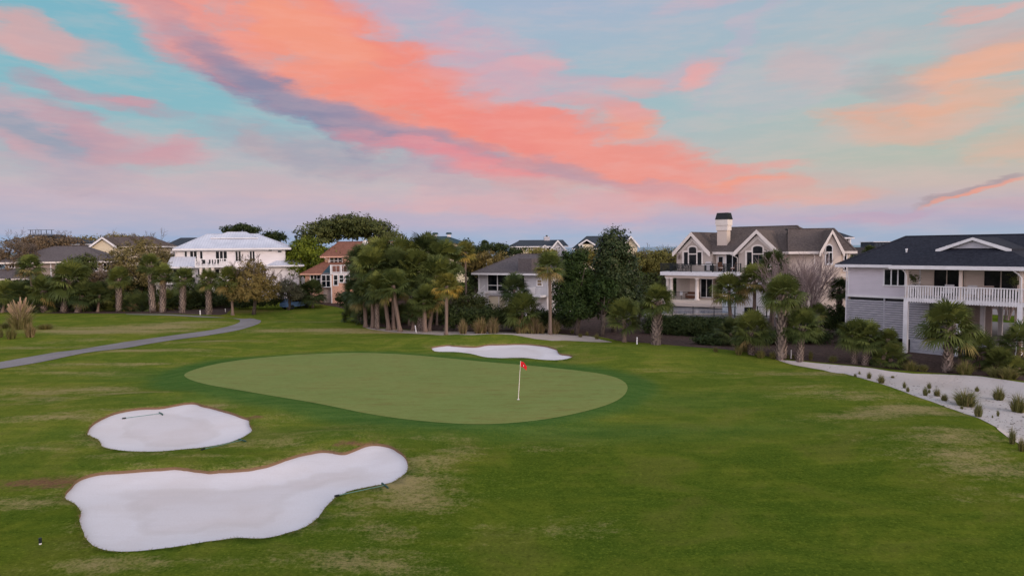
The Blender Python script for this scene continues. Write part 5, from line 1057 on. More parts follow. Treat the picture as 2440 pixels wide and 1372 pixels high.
# ---- white house, left
H = House('white_metal_roof_house', 'white two storey house with white metal hip roof', 420, 107, -12); zE = H.L(540, 592, -.6)[1]
X = lambda px, y=0.0: H.L(px, 620, y)[0]
H.box('wall', 'siding_white', 0, X(680), 0, 9, 3, zE-.1)
xr = H.L(692, 592, -.8)[0]; xl_ = H.L(411, 592, -.8)[0]; H.hip(xl_, xr, -.8, 10, zE, H.L(550, 557.5, 4.6)[1], H.L(494, 560, 4.6)[0]-xl_, xr-H.L(614, 558, 4.6)[0], 4.6, 'roof_white', fh=.26)
H.hip(H.L(500, 570, 2)[0], H.L(612, 570, 2)[0], 2.6, 7.5, H.L(540, 562, 3)[1]-.35, H.L(545, 553, 4.9)[1], 2.2, 2.2, 4.9, 'roof_white', fh=.1, name='upper_roof')
for a, b, c in ((440, 446, 1), (453, 469.5, 2), (476.5, 483, 1), (514, 541, 3), (561, 574, 2), (595, 607, 2)): H.win(a, 599, b, 622, 0, c, 1, fw=.12)
for a, b in ((639.5, 648.5), (662, 671)): H.win(a, 594.5 if a < 650 else 597.5, b, 598 if a < 650 else 601, 0, 1, 1, fw=.08)
zL = H.L(560, 634, -2.2)[1]
H.box('lower_wall', 'siding_white', -2.6, X(712), -1.2, 10, 0, zL)
H.hip(X(640), H.L(724, 633, -2)[0], -2, 11, zL, H.L(682, 612, 1.2)[1]+1.0, 4.2, 4.3, 4.5, 'roof_white', fh=.2, name='lower_roof')
H.hip(H.L(396, 638, -2)[0], X(470), -2, 3, zL-.02, zL+1.5, .3, .3, 0.02, 'roof_white', fh=.22, name='lower_roof')
a_ = H.L(374, 620, -1)[0]; H.gable(a_, a_+5.6, .5, 9, zL-.3, zL+2.3, 'roof_white', 'white', .3, name='wing_roof'); H.box('wing_wall', 'siding_white', a_+.4, a_+5.2, 1.0, 9, 0, zL-.2)
MB().prism([(a_+.45, zL-.25), (a_+2.8, zL+2.05), (a_+5.15, zL-.25)], .95, 1.3).obj('gable_wall', M['siding_white'], H.root)
zB = H.L(500, 633, -3)[1]; xb0, xb1 = H.L(464, 630, -3)[0], H.L(542, 630, -3)[0]
H.box('balcony', 'white', xb0, xb1, -3, 0, zB-.3, zB); m = MB(); zbt = zB+1.05
for i in range(7): c = xb0+.1+i*(xb1-xb0-.2)/6; m.box(c-.09, c+.09, -3, -2.82, zB, zbt+.05)
m.box(xb0, xb1, -2.97, -2.87, zbt-.08, zbt+.02); m.box(xb0, xb1, -2.95, -2.89, zB+.1, zB+.18); n = 40
m.obj('railing', M['white'], H.root); m = MB(); m.box(xb0+.1, xb1-.1, -2.93, -2.91, zB+.2, zbt-.1); m.obj('glass_panel', M['glass_warm'] if False else M['glass_clear'] if 'glass_clear' in M else M['glass'], H.root) if False else None
for p in (479, 493, 507): H.col(H.L(p, 645, -2.7)[0], -2.7, 0, zB-.3, .2, 'trim_cream')
for a, b, c in ((413, 458, 3), (472, 478, 1), (482, 490, 1), (513, 523, 1)): H.win(a, 642, b, 668 if b < 460 else 657, -1.21, c, 1, fw=.1)
H.box('porch_rail', 'white', X(366), X(460), -2.2, -2.1, H.L(400, 678, -2)[1], H.L(400, 671, -2)[1])
for px, lab in ((486, 'left'), (502, 'middle'), (516, 'right')):
    o = thing('balcony_chair', '%s dark chair on the balcony of the white house' % lab, 'chair', H.w(H.L(px, 630, -1.8)[0], -1.8, zB), -H.al); MB().box(-.3, .3, -.3, .3, .3, .42).obj('seat', M['black'], o); MB().box(-.3, .3, .26, .32, .42, .9).obj('backrest', M['black'], o)
    for a, b in ((-.26, -.26), (.26, -.26), (-.26, .26), (.26, .26)): MB().box(a-.02, a+.02, b-.02, b+.02, 0, .3).obj('leg', M['black'], o)
x, z = xl_+1, zE; H.pipe([(x, -.7, z-.2), (0.1, -.1, z-.7), (.1, -.06, z-1), (.1, -.06, zL)], 'trim_cream'); x = H.L(712, 640, -1.2)[0]; H.pipe([(x+.9, -1.9, zL-.15), (x, -1.28, zL-.6), (x, -1.25, .5)], 'trim_cream')

# ---- salmon house
H = House('salmon_house', 'salmon coloured house with rust brown roof behind the palms', 728, 104, -4); X = lambda px, y=0.0: H.L(px, 620, y)[0]
zl = H.L(730, 653, -.6)[1]; zu = H.L(790, 611, 1)[1]
H.box('lower_wall', 'siding_salmon', 0, X(930), 0, 9, 0, zl); H.box('upper_wall', 'siding_salmon', H.L(774, 620, 2)[0], X(945), 2, 9, zl, zu)
H.box('foundation_lattice', 'siding_taupe', X(770), X(789), -.35, 0, 0, H.L(780, 687, 0)[1])
xr = X(960); H.hip(H.L(715, 653, -.7)[0], xr, -.7, 9.5, zl+.05, zl+3.2, 5.5, 4, 4.4, 'roof_rust', 'siding_salmon', .18, name='lower_roof')
xl_ = H.L(763, 611, 1.3)[0]; H.hip(xl_, H.L(948, 600, 1.3)[0], 1.3, 9.8, zu, H.L(860, 575.5, 5.2)[1], H.L(808, 575, 5.2)[0]-xl_, .5, 5.2, 'roof_rust', 'siding_salmon', .18)
a, b = H.L(914, 591, .8)[0], H.L(945, 591, .8)[0]; H.gable(a, b, .7, 5, H.L(914, 592, .8)[1], H.L(929, 575, .8)[1], 'roof_rust', 'trim_cream', .22, name='gable_roof'); MB().prism([(a+.3, zl), (a+.3, H.L(914, 592, .8)[1]-.1), ((a+b)/2, H.L(929, 576.5, .8)[1]-.2), (b-.3, H.L(914, 592, .8)[1]-.1), (b-.3, zl)], 1.0, 1.3).obj('gable_wall', M['siding_salmon'], H.root)
H.win(740, 656, 763, 674.5, 0, 3, 2, fw=.1); H.win(786.5, 614, 815, 627.5, 2, 3, 2, fw=.1)
# sunroom bay, chimney-like corner bay and balcony
xb0, xb1 = H.L(765.5, 660, -1)[0], H.L(788, 660, -1)[0]; zb, zt = H.L(770, 685, -1)[1], H.L(770, 656, -1)[1]
H.box('sunroom', 'white', xb0, xb1, -1, 0, zb, zt); H.win(767, 656, 787, 683, -1.005, 2, 2, fw=.09)
MB().add([(xb0-.1, -1.1, zt), (xb1+.1, -1.1, zt), (xb1-.3, 1.2, zt+1.55), (xb0+.9, 1.2, zt+1.55)], [(0, 1, 2, 3)]).obj('glass_roof', M['roof_teal'], H.root)
H.box('bay', 'siding_salmon', xb1, X(835), -.9, 0, -.2, zt+.15); H.win(795.5, 656, 804.5, 679, -.92, 1, 2, fw=.12); H.win(809, 656, 818, 672, -.92, 1, 2, fw=.12); H.win(823, 656, 832, 672, -.92, 1, 2, fw=.12)
H.box('corner_board', 'white', xb1-.02, xb1+.14, -.95, -.88, 0, zt+.1); zc_ = zt+.18; H.box('balcony_floor', 'white', xb1-.1, X(835), -1.0, 2, zt+.15, zc_+.15)
H.rail(xb1, X(833), -.9, zc_+.15, zc_+1.35, 'white', .5, .04, .14, (xb1+.05, H.L(813, 640, -.9)[0], X(833)), .22)
x = H.L(765, 612, 1.3)[0]+.9; H.pipe([(x-.4, 1.2, zu-.2), (x+.1, 1.8, zu-.55), (x+.1, 1.9, zu-.9), (x+.1, 1.9, zl+.6)], 'trim_cream')
x, z = H.L(871, 580, 3.3); m = MB(); m.tube([(x, 3.3, z-.5), (x, 3.2, z+.1)], [.04, .04], 6); m.tube([(x, 3.0, z+.1), (x, 3.08, z+.11)], [.42, .40], 14); m.obj('satellite_dish', M['white'], H.root)

# ---- grey raised house
H = House('grey_raised_house', 'pale grey raised house with hipped grey roof, screened porch and stairs', 1141, 84, 28); X = lambda px, y=0.0: H.L(px, 660, y)[0]
zE = H.L(1200, 651, -.5)[1]; zF = H.L(1200, 694, 0)[1]
H.box('wall', 'siding_gray', 0, X(1305), 0, 9, zF-.5, zE); H.box('base_wall', 'siding_white', .5, X(1300), .3, 9, -.5, zF-.5)
xl_ = H.L(1124, 649, -.9)[0]; xr = H.L(1322, 651, -.6)[0]; H.hip(xl_, xr, -.9, 10, zE, H.L(1250, 605, 4.5)[1], H.L(1236, 605, 4.5)[0]-xl_, 2.2, 4.5, 'roof_gray', fh=.2)
H.box('roof_chase', 'roof_gray', H.L(1233, 650, -.6)[0], H.L(1265, 650, -.6)[0], -.4, 2.8, zE+.1, H.L(1248, 616, -.3)[1])
o = H.win(1163, 654.5, 1232, 693.5, 0, 3, 1, fw=.12, name='screened_porch'); z_ = H.L(1180, 679, 0)[1]; MB().box(X(1163), X(1232), -.09, -.03, z_-.08, z_).obj('midrail', M['white'], o)
H.box('corner_board', 'white', -.06, .1, -.05, .1, zF-.5, zE-.2); H.box('band_board', 'white', 0, X(1232), -.07, -.001, zF-.25, zF); 
H.win(1281, 667, 1291, 680, 0, 1, 2, fw=.12, glass='glass_warm'); H.win(1244, 655, 1250, 690, 0, 1, 1, fw=.08, name='glass_door')
xq0, xq1 = H.L(1262, 690, -1.5)[0], H.L(1288, 690, -1.5)[0]; zq1, zq0 = H.L(1270, 687, -1.5)[1], H.L(1270, 707, -1.5)[1]
H.box('balcony', 'white', xq0, xq1, -1.5, 0, zq0-.1, zq0+.15); m = MB(); [m.box(xq0+i*.16, xq0+i*.16+.07, -1.52, -1.48, zq0, zq1) for i in range(int((xq1-xq0)/.16)+1)]; [m.box(xq0-.02, xq0+.02, -1.5+i*.16, -1.43+i*.16, zq0, zq1) for i in range(9)]; m.box(xq0-.04, xq1+.04, -1.56, -1.44, zq1, zq1+.07); m.box(xq0-.06, xq0+.06, -1.5, 0, zq1, zq1+.07); m.obj('balcony_railing', M['white'], H.root)
# stairs running down to the left
st = bpy.data.objects.new('stairs', None); COL.objects.link(st); st.parent = H.root; st.empty_display_size = .2
xs1, zs1 = H.L(1160, 700, -.5)[0], zF-.1; xs0 = H.L(1127, 727, -.5)[0]; zs0 = H.L(1127, 730, -.5)[1]-.3
for y in (-.95, .05):
    m = MB(); m.bar((xs0, y, zs0), (xs1, y, zs1-.3), .06, .32); m.obj('stringer', M['white'], st); m = MB(); m.bar((xs0, y, zs0+1.15), (xs1, y, zs1+.85), .08, .09)
    for i in range(16): f = i/15; xx = xs0+(xs1-xs0)*f; zz = zs0+(zs1-.3-zs0)*f; m.box(xx-.025, xx+.025, y-.02, y+.02, zz, zz+1.13)
    m.obj('handrail', M['white'], st)
m = MB()
for i in range(12): f = (i+.5)/12; xx = xs0+(xs1-xs0)*f; zz = zs0+(zs1-zs0)*f; m.box(xx-.15, xx+.15, -.93, .03, zz-.03, zz)
m.obj('treads', M['siding_gray'], st); H.box('stair_post', 'white', xs0-.07, xs0+.07, -1.02, -.88, -.4, zs0+1.25); H.box('landing', 'siding_gray', xs1, .9, -1, 0, zF-.25, zF-.1)
H.pipe([(X(1247)-.3, -.8, zE-.15), (X(1247)+.1, -.7, zE-.2), (X(1236), -.08, zE-.7), (X(1236), -.08, zF)]); 
o = MB().box(X(1162), X(1184), .22, .3, -.3, H.L(1170, 706, .3)[1]).obj('garage_door', M['siding_cream'], H.root); o = MB().box(X(1187), X(1200), .22, .3, -.3, H.L(1170, 706, .3)[1]).obj('garage_door', M['siding_cream'], H.root)

# ---- far left houses
H = House('taupe_house', 'taupe house with wide low hipped roof at the far left', 0, 116, -14); zE = H.L(120, 624, -.8)[1]; X = lambda px, y=0.0: H.L(px, 640, y)[0]
H.box('wall', 'siding_taupe', X(12), X(262), 0, 9, 0, zE-.1); xl_, xr = X(-18, -.8), X(268, -.8); H.hip(xl_, xr, -.8, 10, zE, H.L(180, 586, 4.6)[1], H.L(130, 590, 4.6)[0]-xl_, xr-H.L(205, 586, 4.6)[0], 4.6, 'roof_gray', 'trim_cream', .26)
for a, b, c in ((22, 34, 2), (48, 60, 2), (135, 155, 2), (225, 232, 1), (247, 261, 2)): H.win(a, 627.5, b, 644 if a > 100 else 638, 0, c, 1, fw=.13)
for a in (35, 121): H.box('corner_board', 'white', X(a)-.08, X(a)+.08, -.03, 0, 3, zE-.2)
zw = H.L(40, 664, -3)[1]; H.box('lower_wall', 'siding_cream', X(-30), X(70, -2.5), -2.5, 0, 0, zw); xl_ = X(-50, -3.2); H.hip(xl_, X(98, -3.2), -3.2, .1, zw, zw+1.6, 1.5, 4, -.05, 'roof_gray', 'trim_cream', .22, name='lower_roof'); H.win(32, 668, 66, 681, -2.5, 3, 1, fw=.16)
H = House('blue_grey_house', 'blue grey house with a black railed rooftop deck behind the bare oaks', 60, 140, -8); zE = H.L(120, 582, -.8)[1]; X = lambda px, y=0.0: H.L(px, 590, y)[0]
H.box('wall', 'siding_blue', X(40), X(212), 0, 9, 0, zE-.1); xl_, xr = X(30, -.8), X(222, -.8); zt = H.L(120, 559, 3)[1]
H.box('roof_deck', 'roof_slate', X(72, 3), X(136, 3), 3, 7, zt-.4, zt); H.hip(xl_, xr, -.8, 10, zE, zt-.1, 4, xr-X(140, 4.6), 4.6, 'roof_slate', 'white', .22); H.rail(X(68, 2.8), X(131, 2.8), 2.8, zt, H.L(100, 547.5, 2.8)[1], 'black', .95, .10, .1)
H.win(83, 588, 93, 597, 0, 2, 1, fw=.15)
H = House('cream_gable_house', 'cream gabled house with a brown roof partly hidden by an oak', 214, 130, -10); X = lambda px, y=0.0: H.L(px, 580, y)[0]
zE = H.L(214, 588, -.4)[1]; H.box('wall', 'siding_cream', X(216), X(370), .3, 9, 0, zE); a, b = X(209, -.4), X(279, -.4); H.gable(a, b, -.5, 9, zE, H.L(243, 564, -.4)[1], 'roof_brown', 'white', .28, name='gable_roof')
MB().prism([(a+.5, 0), (a+.5, zE-.1), ((a+b)/2, H.L(243, 566, -.4)[1]-.3), (b-.5, zE-.1), (b-.5, 0)], 0, .4).obj('gable_wall', M['siding_cream'], H.root)
H.hip(X(236), X(388), .5, 10, zE, H.L(300, 564.5, 5)[1], .3, 3.5, 5, 'roof_brown', 'white', .2)
H = House('navy_roof_house', 'house with a dark blue hipped roof left of the white metal roof', 385, 150, 0); X = lambda px, y=0.0: H.L(px, 590, y)[0]
zE = H.L(400, 588, -1)[1]; H.box('wall', 'white', X(382), X(500), 0, 10, 0, zE); xl_ = X(384, -1); H.hip(xl_, X(520), -1, 11, zE, H.L(430, 567, 5)[1], X(432, 5)-xl_, 5, 5, 'roof_slate', fh=.2)
# ---- far centre houses
H = House('green_roof_house', 'large beach house with blue green hipped roof and two capped chimneys', 950, 170, 0); X = lambda px, y=0.0: H.L(px, 580, y)[0]
zE = H.L(1040, 579.5, -1)[1]; H.box('wall', 'siding_cream', X(945), X(1108), 0, 12, 0, zE-.1); xl_ = X(978, -1); xr = X(1112, -1); zt = H.L(1040, 563.5, 5.5)[1]; H.hip(xl_, xr, -1, 12, zE, zt, X(1024, 5.5)-xl_, xr-X(1066, 5.5), 5.5, 'roof_teal', 'roof_teal', .15)
for px in (1037.5, 1070):
    x0, x1 = X(px-4, 5.5), X(px+4, 5.5); ch = H.box('chimney', 'white', x0, x1, 5, 6, zt-1, zt+.55); MB().prism([(x0-.35, zt+.55), (x0-.1, zt+1.0), (x1+.1, zt+1.0), (x1+.35, zt+.55)], 4.7, 6.3).obj('chimney_cap', M['roof_teal'], ch)
x0, x1 = X(946, 0), X(957.5, 0); zc = H.L(950, 561, 0)[1]; ch = H.box('chimney', 'siding_beach', x0, x1, 0.1, 1.3, 4, zc); MB().box(x0-.15, x1+.15, 0, 1.4, zc, zc+.35).obj('chimney_cap', M['black'], ch)
H.box('deck_parapet', 'white', X(950, -2), X(1032, -2), -2, -.01, H.L(1000, 588, -2)[1], H.L(1000, 584, -2)[1]); H.rail(X(958, -2), X(1012, -2), -2, H.L(1000, 584, -2)[1], H.L(1000, 577.5, -2)[1], 'white', .5, .12, .12, [X(p, -2) for p in (959, 968, 980, 990, 1000, 1011)], .3)
H.box('lower_wall', 'siding_cream', X(946), X(1032), -1.6, 0, 0, H.L(1000, 588, -2)[1])
H = House('slate_roof_beach_house', 'grey beach house with slate roof, chimney and one dormer', 1222, 165, -6); X = lambda px, y=0.0: H.L(px, 590, y)[0]
zE = H.L(1222, 587.5, -1)[1]; zt = H.L(1260, 572.5, 5)[1]; H.box('wall', 'siding_cream', X(1224), X(1290), 0, 9, 0, zE-.1); H.hip(X(1220, -1), X(1345, 4), -1, 11, zE, zt, 2.6, 0.3, 5, 'roof_slate', 'white', .2)
a, b = H.L(1306, 600, -1.4)[0], H.L(1352, 600, -1.4)[0]; ze2, zt2_ = H.L(1310, 598, -1.4)[1], H.L(1331, 571.5, -1.4)[1]; H.gable(a, b, -1.6, 9, ze2, zt2_, 'roof_slate', 'white', .3, name='gable_roof'); MB().prism([(a+.5, 0), (a+.5, ze2), ((a+b)/2, zt2_-.5), (b-.5, ze2), (b-.5, 0)], -1.2, -.6).obj('gable_wall', M['siding_beach'], H.root)
H.win(1326, 589, 1334, 593, -1.2, 3, 1, fw=.12); H.win(1319.5, 594, 1321, 596.5, -1.2, 1, 1, fw=.15)
for p in (1227, 1231, 1236, 1240, 1256, 1263, 1267): H.win(p-1.2, 589.5, p+1.2, 599, -.01, 1, 1, fw=.2)
a, b = H.L(1288, 592, -1.2)[0], H.L(1306, 592, -1.2)[0]; H.gable(a, b, -1.9, 4, H.L(1290, 589, -1.2)[1], H.L(1297, 583.5, -1.2)[1], 'roof_slate', 'white', .2, name='dormer_roof'); H.box('dormer', 'white', a+.3, b-.3, -1.7, 3, zE-3, H.L(1290, 589, -1.2)[1]); H.win(1295, 590.5, 1300, 596, -1.71, 1, 1, fw=.2)
x = X(1303, 5); ch = H.box('chimney', 'siding_beach', x-.7, x+.7, 4.6, 5.6, zt-1, H.L(1303, 564, 5)[1]); MB().tube([(x, 5, H.L(1303, 564, 5)[1]), (x, 5, H.L(1303, 560.5, 5)[1])], [.28, .2], 8).obj('chimney_pot', M['black'], ch)
H = House('dormered_beach_house', 'pale beach house with dark metal roof and gables behind the magnolia', 1368, 160, 4); X = lambda px, y=0.0: H.L(px, 590, y)[0]
zt = H.L(1400, 563, 5)[1]; zE = H.L(1375, 592, -1)[1]; H.box('wall', 'siding_cream', X(1372), X(1515), 0, 10, 0, zE); H.hip(X(1364, -1), X(1506, -1), -1, 11, zE, zt, 3.6, 1.0, 5, 'roof_slate', 'white', .2)
a, b = H.L(1378, 580, -1.5)[0], H.L(1418, 580, -1.5)[0]; H.gable(a, b, -2, 5, H.L(1380, 582, -1.5)[1], H.L(1389, 574, -1.5)[1]+.4, 'roof_slate', 'white', .25, name='dormer_roof'); H.box('dormer', 'siding_cream', a+.4, b-.4, -1.6, 4, 0, H.L(1380, 582, -1.5)[1]); H.win(1383, 584, 1387, 590, -1.61, 1, 1, fw=.25)
a, b = H.L(1482, 590, -1.5)[0], H.L(1524, 590, -1.5)[0]; H.gable(a, b, -2, 8, H.L(1484, 586, -1.5)[1], H.L(1503, 561.5, -1.5)[1], 'roof_slate', 'white', .3, name='gable_roof'); MB().prism([(a+.5, 0), (a+.5, H.L(1484, 586, -1.5)[1]), ((a+b)/2, H.L(1503, 563, -1.5)[1]-.4), (b-.5, H.L(1484, 586, -1.5)[1]), (b-.5, 0)], -1.4, -1).obj('gable_wall', M['siding_cream'], H.root)

# ------------------------------------------------------------------ golf things
fb = gp(1235, 952); fs = thing('flagstick', 'thin white flagstick with a small red flag standing in the hole', 'flagstick', fb + Vector((0, 0, .012)))
top = at(1240.5, 860, fb.y)-fb
MB().tube([(0, 0, 0), (top.x, 0, top.z)], [.022, .013], 8).obj('pole', M['cream_pole'] if 'cream_pole' in M else M['trim_cream'], fs)
fz = at(1240, 874, fb.y).z-fb.z
m = MB(); P0 = Vector((top.x, 0, top.z)); P1 = Vector((top.x*.86, 0, fz)); Ew = .34; vs = []; n = 8
for i in range(n+1):
    f = i/n; yy = .05*sin(f*7)*f
    vs += [tuple(P0+Vector((Ew*f, yy, -.06*f-.26*f*f-.02*sin(f*9)))), tuple(P1+Vector((Ew*.92*f+.01, yy*1.3+.03*f, -.21*f*f-.0*f)))]
m.add(vs, [(2*i, 2*i+1, 2*i+3, 2*i+2) for i in range(n)])
fl = m.obj('flag', M['flag'], fs); sm = fl.modifiers.new('thickness', 'SOLIDIFY'); sm.thickness = .006; sm.offset = 0
m = MB(); c = Vector((top.x*.92+.17, -.03, (top.z+fz)/2-.10)); m.add([tuple(c+Vector(p)) for p in ((-.018, 0, -.03), (.0, 0, -.045), (.02, 0, .0), (.004, 0, .045), (-.02, 0, .015))], [(0, 1, 2, 3, 4)]); m.obj('emblem', M['white'], fl)
MB().tube([(0, 0, .0), (0, 0, .012)], [.075, .075], 14).obj('cup_rim', M['white'], fs)
def rake(pa, pb, z, lab, dy=0):
    a = gp(*pa); b = gp(*pb); a.z = b.z = 0
    zz = lambda q: (float(bunk(np.array([(q.x, q.y)]), z)[0]) if z in 'ABC' else gz(q.x, q.y))+.04
    A = Vector((a.x, a.y, zz(a))); B = Vector((b.x, b.y, zz(b))); o = thing('bunker_rake', lab, 'rake', A)
    d = B-A; MB().tube([(0, 0, 0), tuple(d)], [.014, .014], 6).obj('handle', M['handle'], o); MB().tube([(0, 0, 0), tuple(d*.09)], [.035, .035], 6).obj('grip', M['black'], o)
    t = Vector((-d.y, d.x, 0)).normalized(); m = MB(); m.bar(d-t*.28, d+t*.28, .045, .04)
    for i in range(12): c = d+t*(-.31+i*.056); m.bar(c, c+Vector((0, 0, -.07)), .015)
    m.obj('rake_head', M['gold'], o)
rake((291, 990.5), (383, 978), 'A', 'green rake lying on the sand of the oval bunker'); rake((479, 1073), (577, 1050), 'g', 'green rake lying on the turf edge of the oval bunker'); rake((797, 1184), (917, 1158), 'g', 'green rake lying along the rim of the long bunker')
def stake(px, by, ty, lab, w=.05, capd=None, dx=0):
    b = gp(px, by); h = at(px, ty, b.y).z-b.z; o = thing('boundary_stake', lab, 'stake', b); MB().tube([(0, 0, -.05), (dx, 0, h-.05), (dx, 0, h)], [w, w, w*.6], 6).obj('post', M['white'], o)
    if capd: MB().tube([(dx, 0, h-capd), (dx, 0, h+.012)], [w*1.2, w*1.2], 8).obj('cap', M['black'], o)
stake(477, 750, 739, 'white boundary stake at the end of the left palm row', .07); stake(992, 793, 775, 'white leaning boundary stake before the central palm clump', .055, dx=-.1); stake(1518, 820, 803, 'white boundary stake right of the trunkless palm', .05)
stake(1885, 862, 833, 'white boundary stake on the sand edge between two booted palms', .045); stake(96, 1296, 1282, 'short stake with white base and dark top in the lower left grass', .035, .13); stake(537, 743, 735, 'small white stake left of the smooth trunked palm', .05)
# sea oats and reed clumps
def reed_mesh(n, seed, plume=False, spread=.32, seedy=.3):
    r = random.Random(seed); m = MB()
    for i in range(n):
        a = r.uniform(0, 2*pi); q = sqrt(r.random()); b = Vector((q*.20*cos(a), q*.20*sin(a), 0)); h = (1-.45*q*q)*r.uniform(.45, 1.05); a2 = a+r.gauss(0, .5); o = Vector((cos(a2), sin(a2), 0))*spread*(.15+q)*r.uniform(.4, 1.1)
        w = .006+.005*r.random(); t = Vector((-sin(a*3), cos(a*3), 0))*w; p1 = b+o*.30+Vector((0, 0, h*.62)); p2 = b+o+Vector((0, 0, h*(1-.5*spread*q)))
        m.tint = r.uniform(.8, 1) if r.random() < seedy else r.uniform(0, .7)
        if plume: m.tint = r.uniform(.8, 1) if h > .72 else r.uniform(.3, .7)
        m.add([b-t, b+t, p1+t*.8, p1-t*.8, p2], [(0, 1, 2, 3), (3, 2, 4)])
        if plume and h > .75: d = (p2-p1)*.5; m.add([p1+d-t*2.4, p1+d+t*2.4, p2+t+d*.5, p2-t+d*.5], [(0, 1, 2, 3)])
    return m.mesh('blades', M['reed'])
RM = [reed_mesh(700, i, spread=.30) for i in range(4)]; TM = [remat(reed_mesh(420, 40+i, spread=.42, seedy=.15), M['tuft']) for i in range(4)]; PM = [reed_mesh(420, 77, True, .30)]
TI = [0]
def clump(px, by, wpx, hpx, lab, grp=None, kind='t', name='grass_tuft', cat='grass tuft', D=None):
    i = TI[0]; TI[0] += 1; b = gp(px, by) if D is None else Vector((at(px, 690, D).x, D, gz(at(px, 690, D).x, D))); h = hpx/F*b.y*1.05; w = wpx/F*b.y; o = thing(name, lab, cat, b, 0, grp)
    me = {'t': TM, 'r': RM, 'p': PM}[kind]; c = link('blades', me[i % len(me)], o); sw = w/(.95 if kind == 't' else .85); c.scale = (sw*1.3, sw*1.3, h*1.25); c.rotation_euler = (0, 0, i*1.9)
G1 = 'reed clumps on the sand strip behind the bunker'
for px, by, w, h, lab in [(1102, 797, 20, 30, 'leftmost slim reed clump behind the far bunker'), (1144, 797, 34, 34, 'second reed clump behind the far bunker'), (1174, 798, 28, 34, 'third reed clump, left of the wide leafy palm'), (1241, 799, 28, 34, 'reed clump below the wide leafy palm'),
    (1272, 802, 34, 36, 'reed clump left of the tallest single palm'), (1291, 802, 12, 22, 'smallest brown reed clump left of the tallest single palm'), (1318, 806, 30, 32, 'rightmost reed clump, right of the tallest single palm')]: clump(px, by, w*1.15, h*1.05, lab, G1, 'r', 'reed_clump', 'reeds', D=67)
clump(50, 784, 62, 54, 'tall tan plumed grass clump left of the cart path', None, 'p', 'plume_grass', 'grass clump'); clump(27, 807, 28, 30, 'dark low reed clump in front of the plumes', None, 't', 'reed_clump', 'reeds'); clump(72, 803, 24, 32, 'reed clump with orange brown base beside the plumes', None, 'r', 'reed_clump', 'reeds'); clump(2, 804, 12, 26, 'reed clump cut by the left picture edge', None, 't', 'reed_clump', 'reeds')
clump(108, 784, 40, 14, 'low spreading grey tuft right of the plumes', None, 't'); clump(10, 782, 30, 14, 'low dark tuft left of the plumes', None, 't')
clump(318, 742, 24, 22, 'tan reeds among the left palm trunks', None, 'r', 'reed_clump', 'reeds'); clump(375, 742, 18, 18, 'small tan reeds between two palm trunks', None, 'r', 'reed_clump', 'reeds')
G2 = 'beach grass tufts on the sandy waste'
T = [(2031, 896, 8, 11), (2048, 894, 6, 12), (2064, 907, 12, 18), (2093, 918, 19, 22), (2127, 902, 10, 8), (2148, 930, 9, 17), (2156, 939, 9, 15), (2198, 948, 14, 22), (2214, 926, 11, 16), (2214, 937, 7, 12), (2233, 944, 17, 21), (2250, 955, 18, 18),
     (2301, 967, 60, 40), (2328, 933, 11, 13), (2380, 953, 30, 34), (2324, 998, 22, 36), (2426, 982, 42, 46), (2405, 1062, 19, 40), (2427, 1079, 18, 36), (2285, 979, 8, 8), (2378, 992, 7, 17), (2365, 996, 4, 8), (1870, 866, 8, 12), (1882, 868, 9, 10), (1925, 862, 12, 22)]
pos = ['at the narrow left end of the sand', 'second from the left on the sand', 'near the grass edge, third from the left', 'thick, beside the grass edge at the left', 'tiny, alone mid sand at the left', 'slim, nearer of a staggered pair by the grass', 'low, at the foot of the slim pair', 'compact, by the grass edge left of the big tuft', 'slim upright, farthest of the middle group', 'tiny, just below the slim upright one', 'leaning, in the middle group', 'round, nearest the grass in the middle group',
       'widest, spiky, in the centre of the sand', 'small bright green, behind the widest one', 'brown based, upper right of the widest one', 'tall dense, in front of the widest one', 'large, cut by the right edge', 'dense, left one of the lowest pair at the lip', 'dense, right one of the lowest pair at the lip', 'tiny grey, left of the tall dense one', 'grey dead, right of the tall dense one', 'tiny grey, beside the dead one', 'small, left of the white stake', 'small, at the foot of the white stake', 'feathery, right of the white stake']
def py_(px, by):
    q = hit(px, by, 0); q = np.array([[q.x, q.y]]); return (not inside(q, POLY['waste'])[0]) or pdist(q, POLY['waste'])[0] < .5
for (px, by, w, h), p in zip(T, pos): clump(px+(7 if py_(px, by) else 0), by-(5 if py_(px, by) else 0), w, h, 'beach grass tuft, ' + p, G2, 't')
G3 = 'dry grasses along the pine straw edge'
for i, (px, by, w, h) in enumerate([(1399, 800, 10, 10), (1422, 808, 12, 14), (1760, 845, 22, 26), (1812, 852, 24, 20), (1842, 854, 20, 18), (1775, 838, 18, 22), (1705, 838, 14, 12), (1985, 862, 24, 16), (2170, 882, 40, 22), (2300, 892, 44, 34), (2200, 884, 26, 16), (2405, 902, 50, 30), (2370, 896, 40, 22), (1330, 790, 16, 9), (1365, 795, 14, 10), (1383, 803, 12, 9)]):
    clump(px, by, w, h, 'dry tuft at the pine straw edge near the ' + ['reeds', 'trunkless palm', 'hedge end', 'short booted palm', 'tall booted palm', 'hedge corner', 'middle of the hedge', 'two slatted wall palms', 'left deck post', 'large booted palm', 'timber wall', 'right picture edge', 'middle deck post', 'tallest single palm', 'sand strip end', 'cedar'][i], G3, 't', 'dry_grass', 'grass tuft')
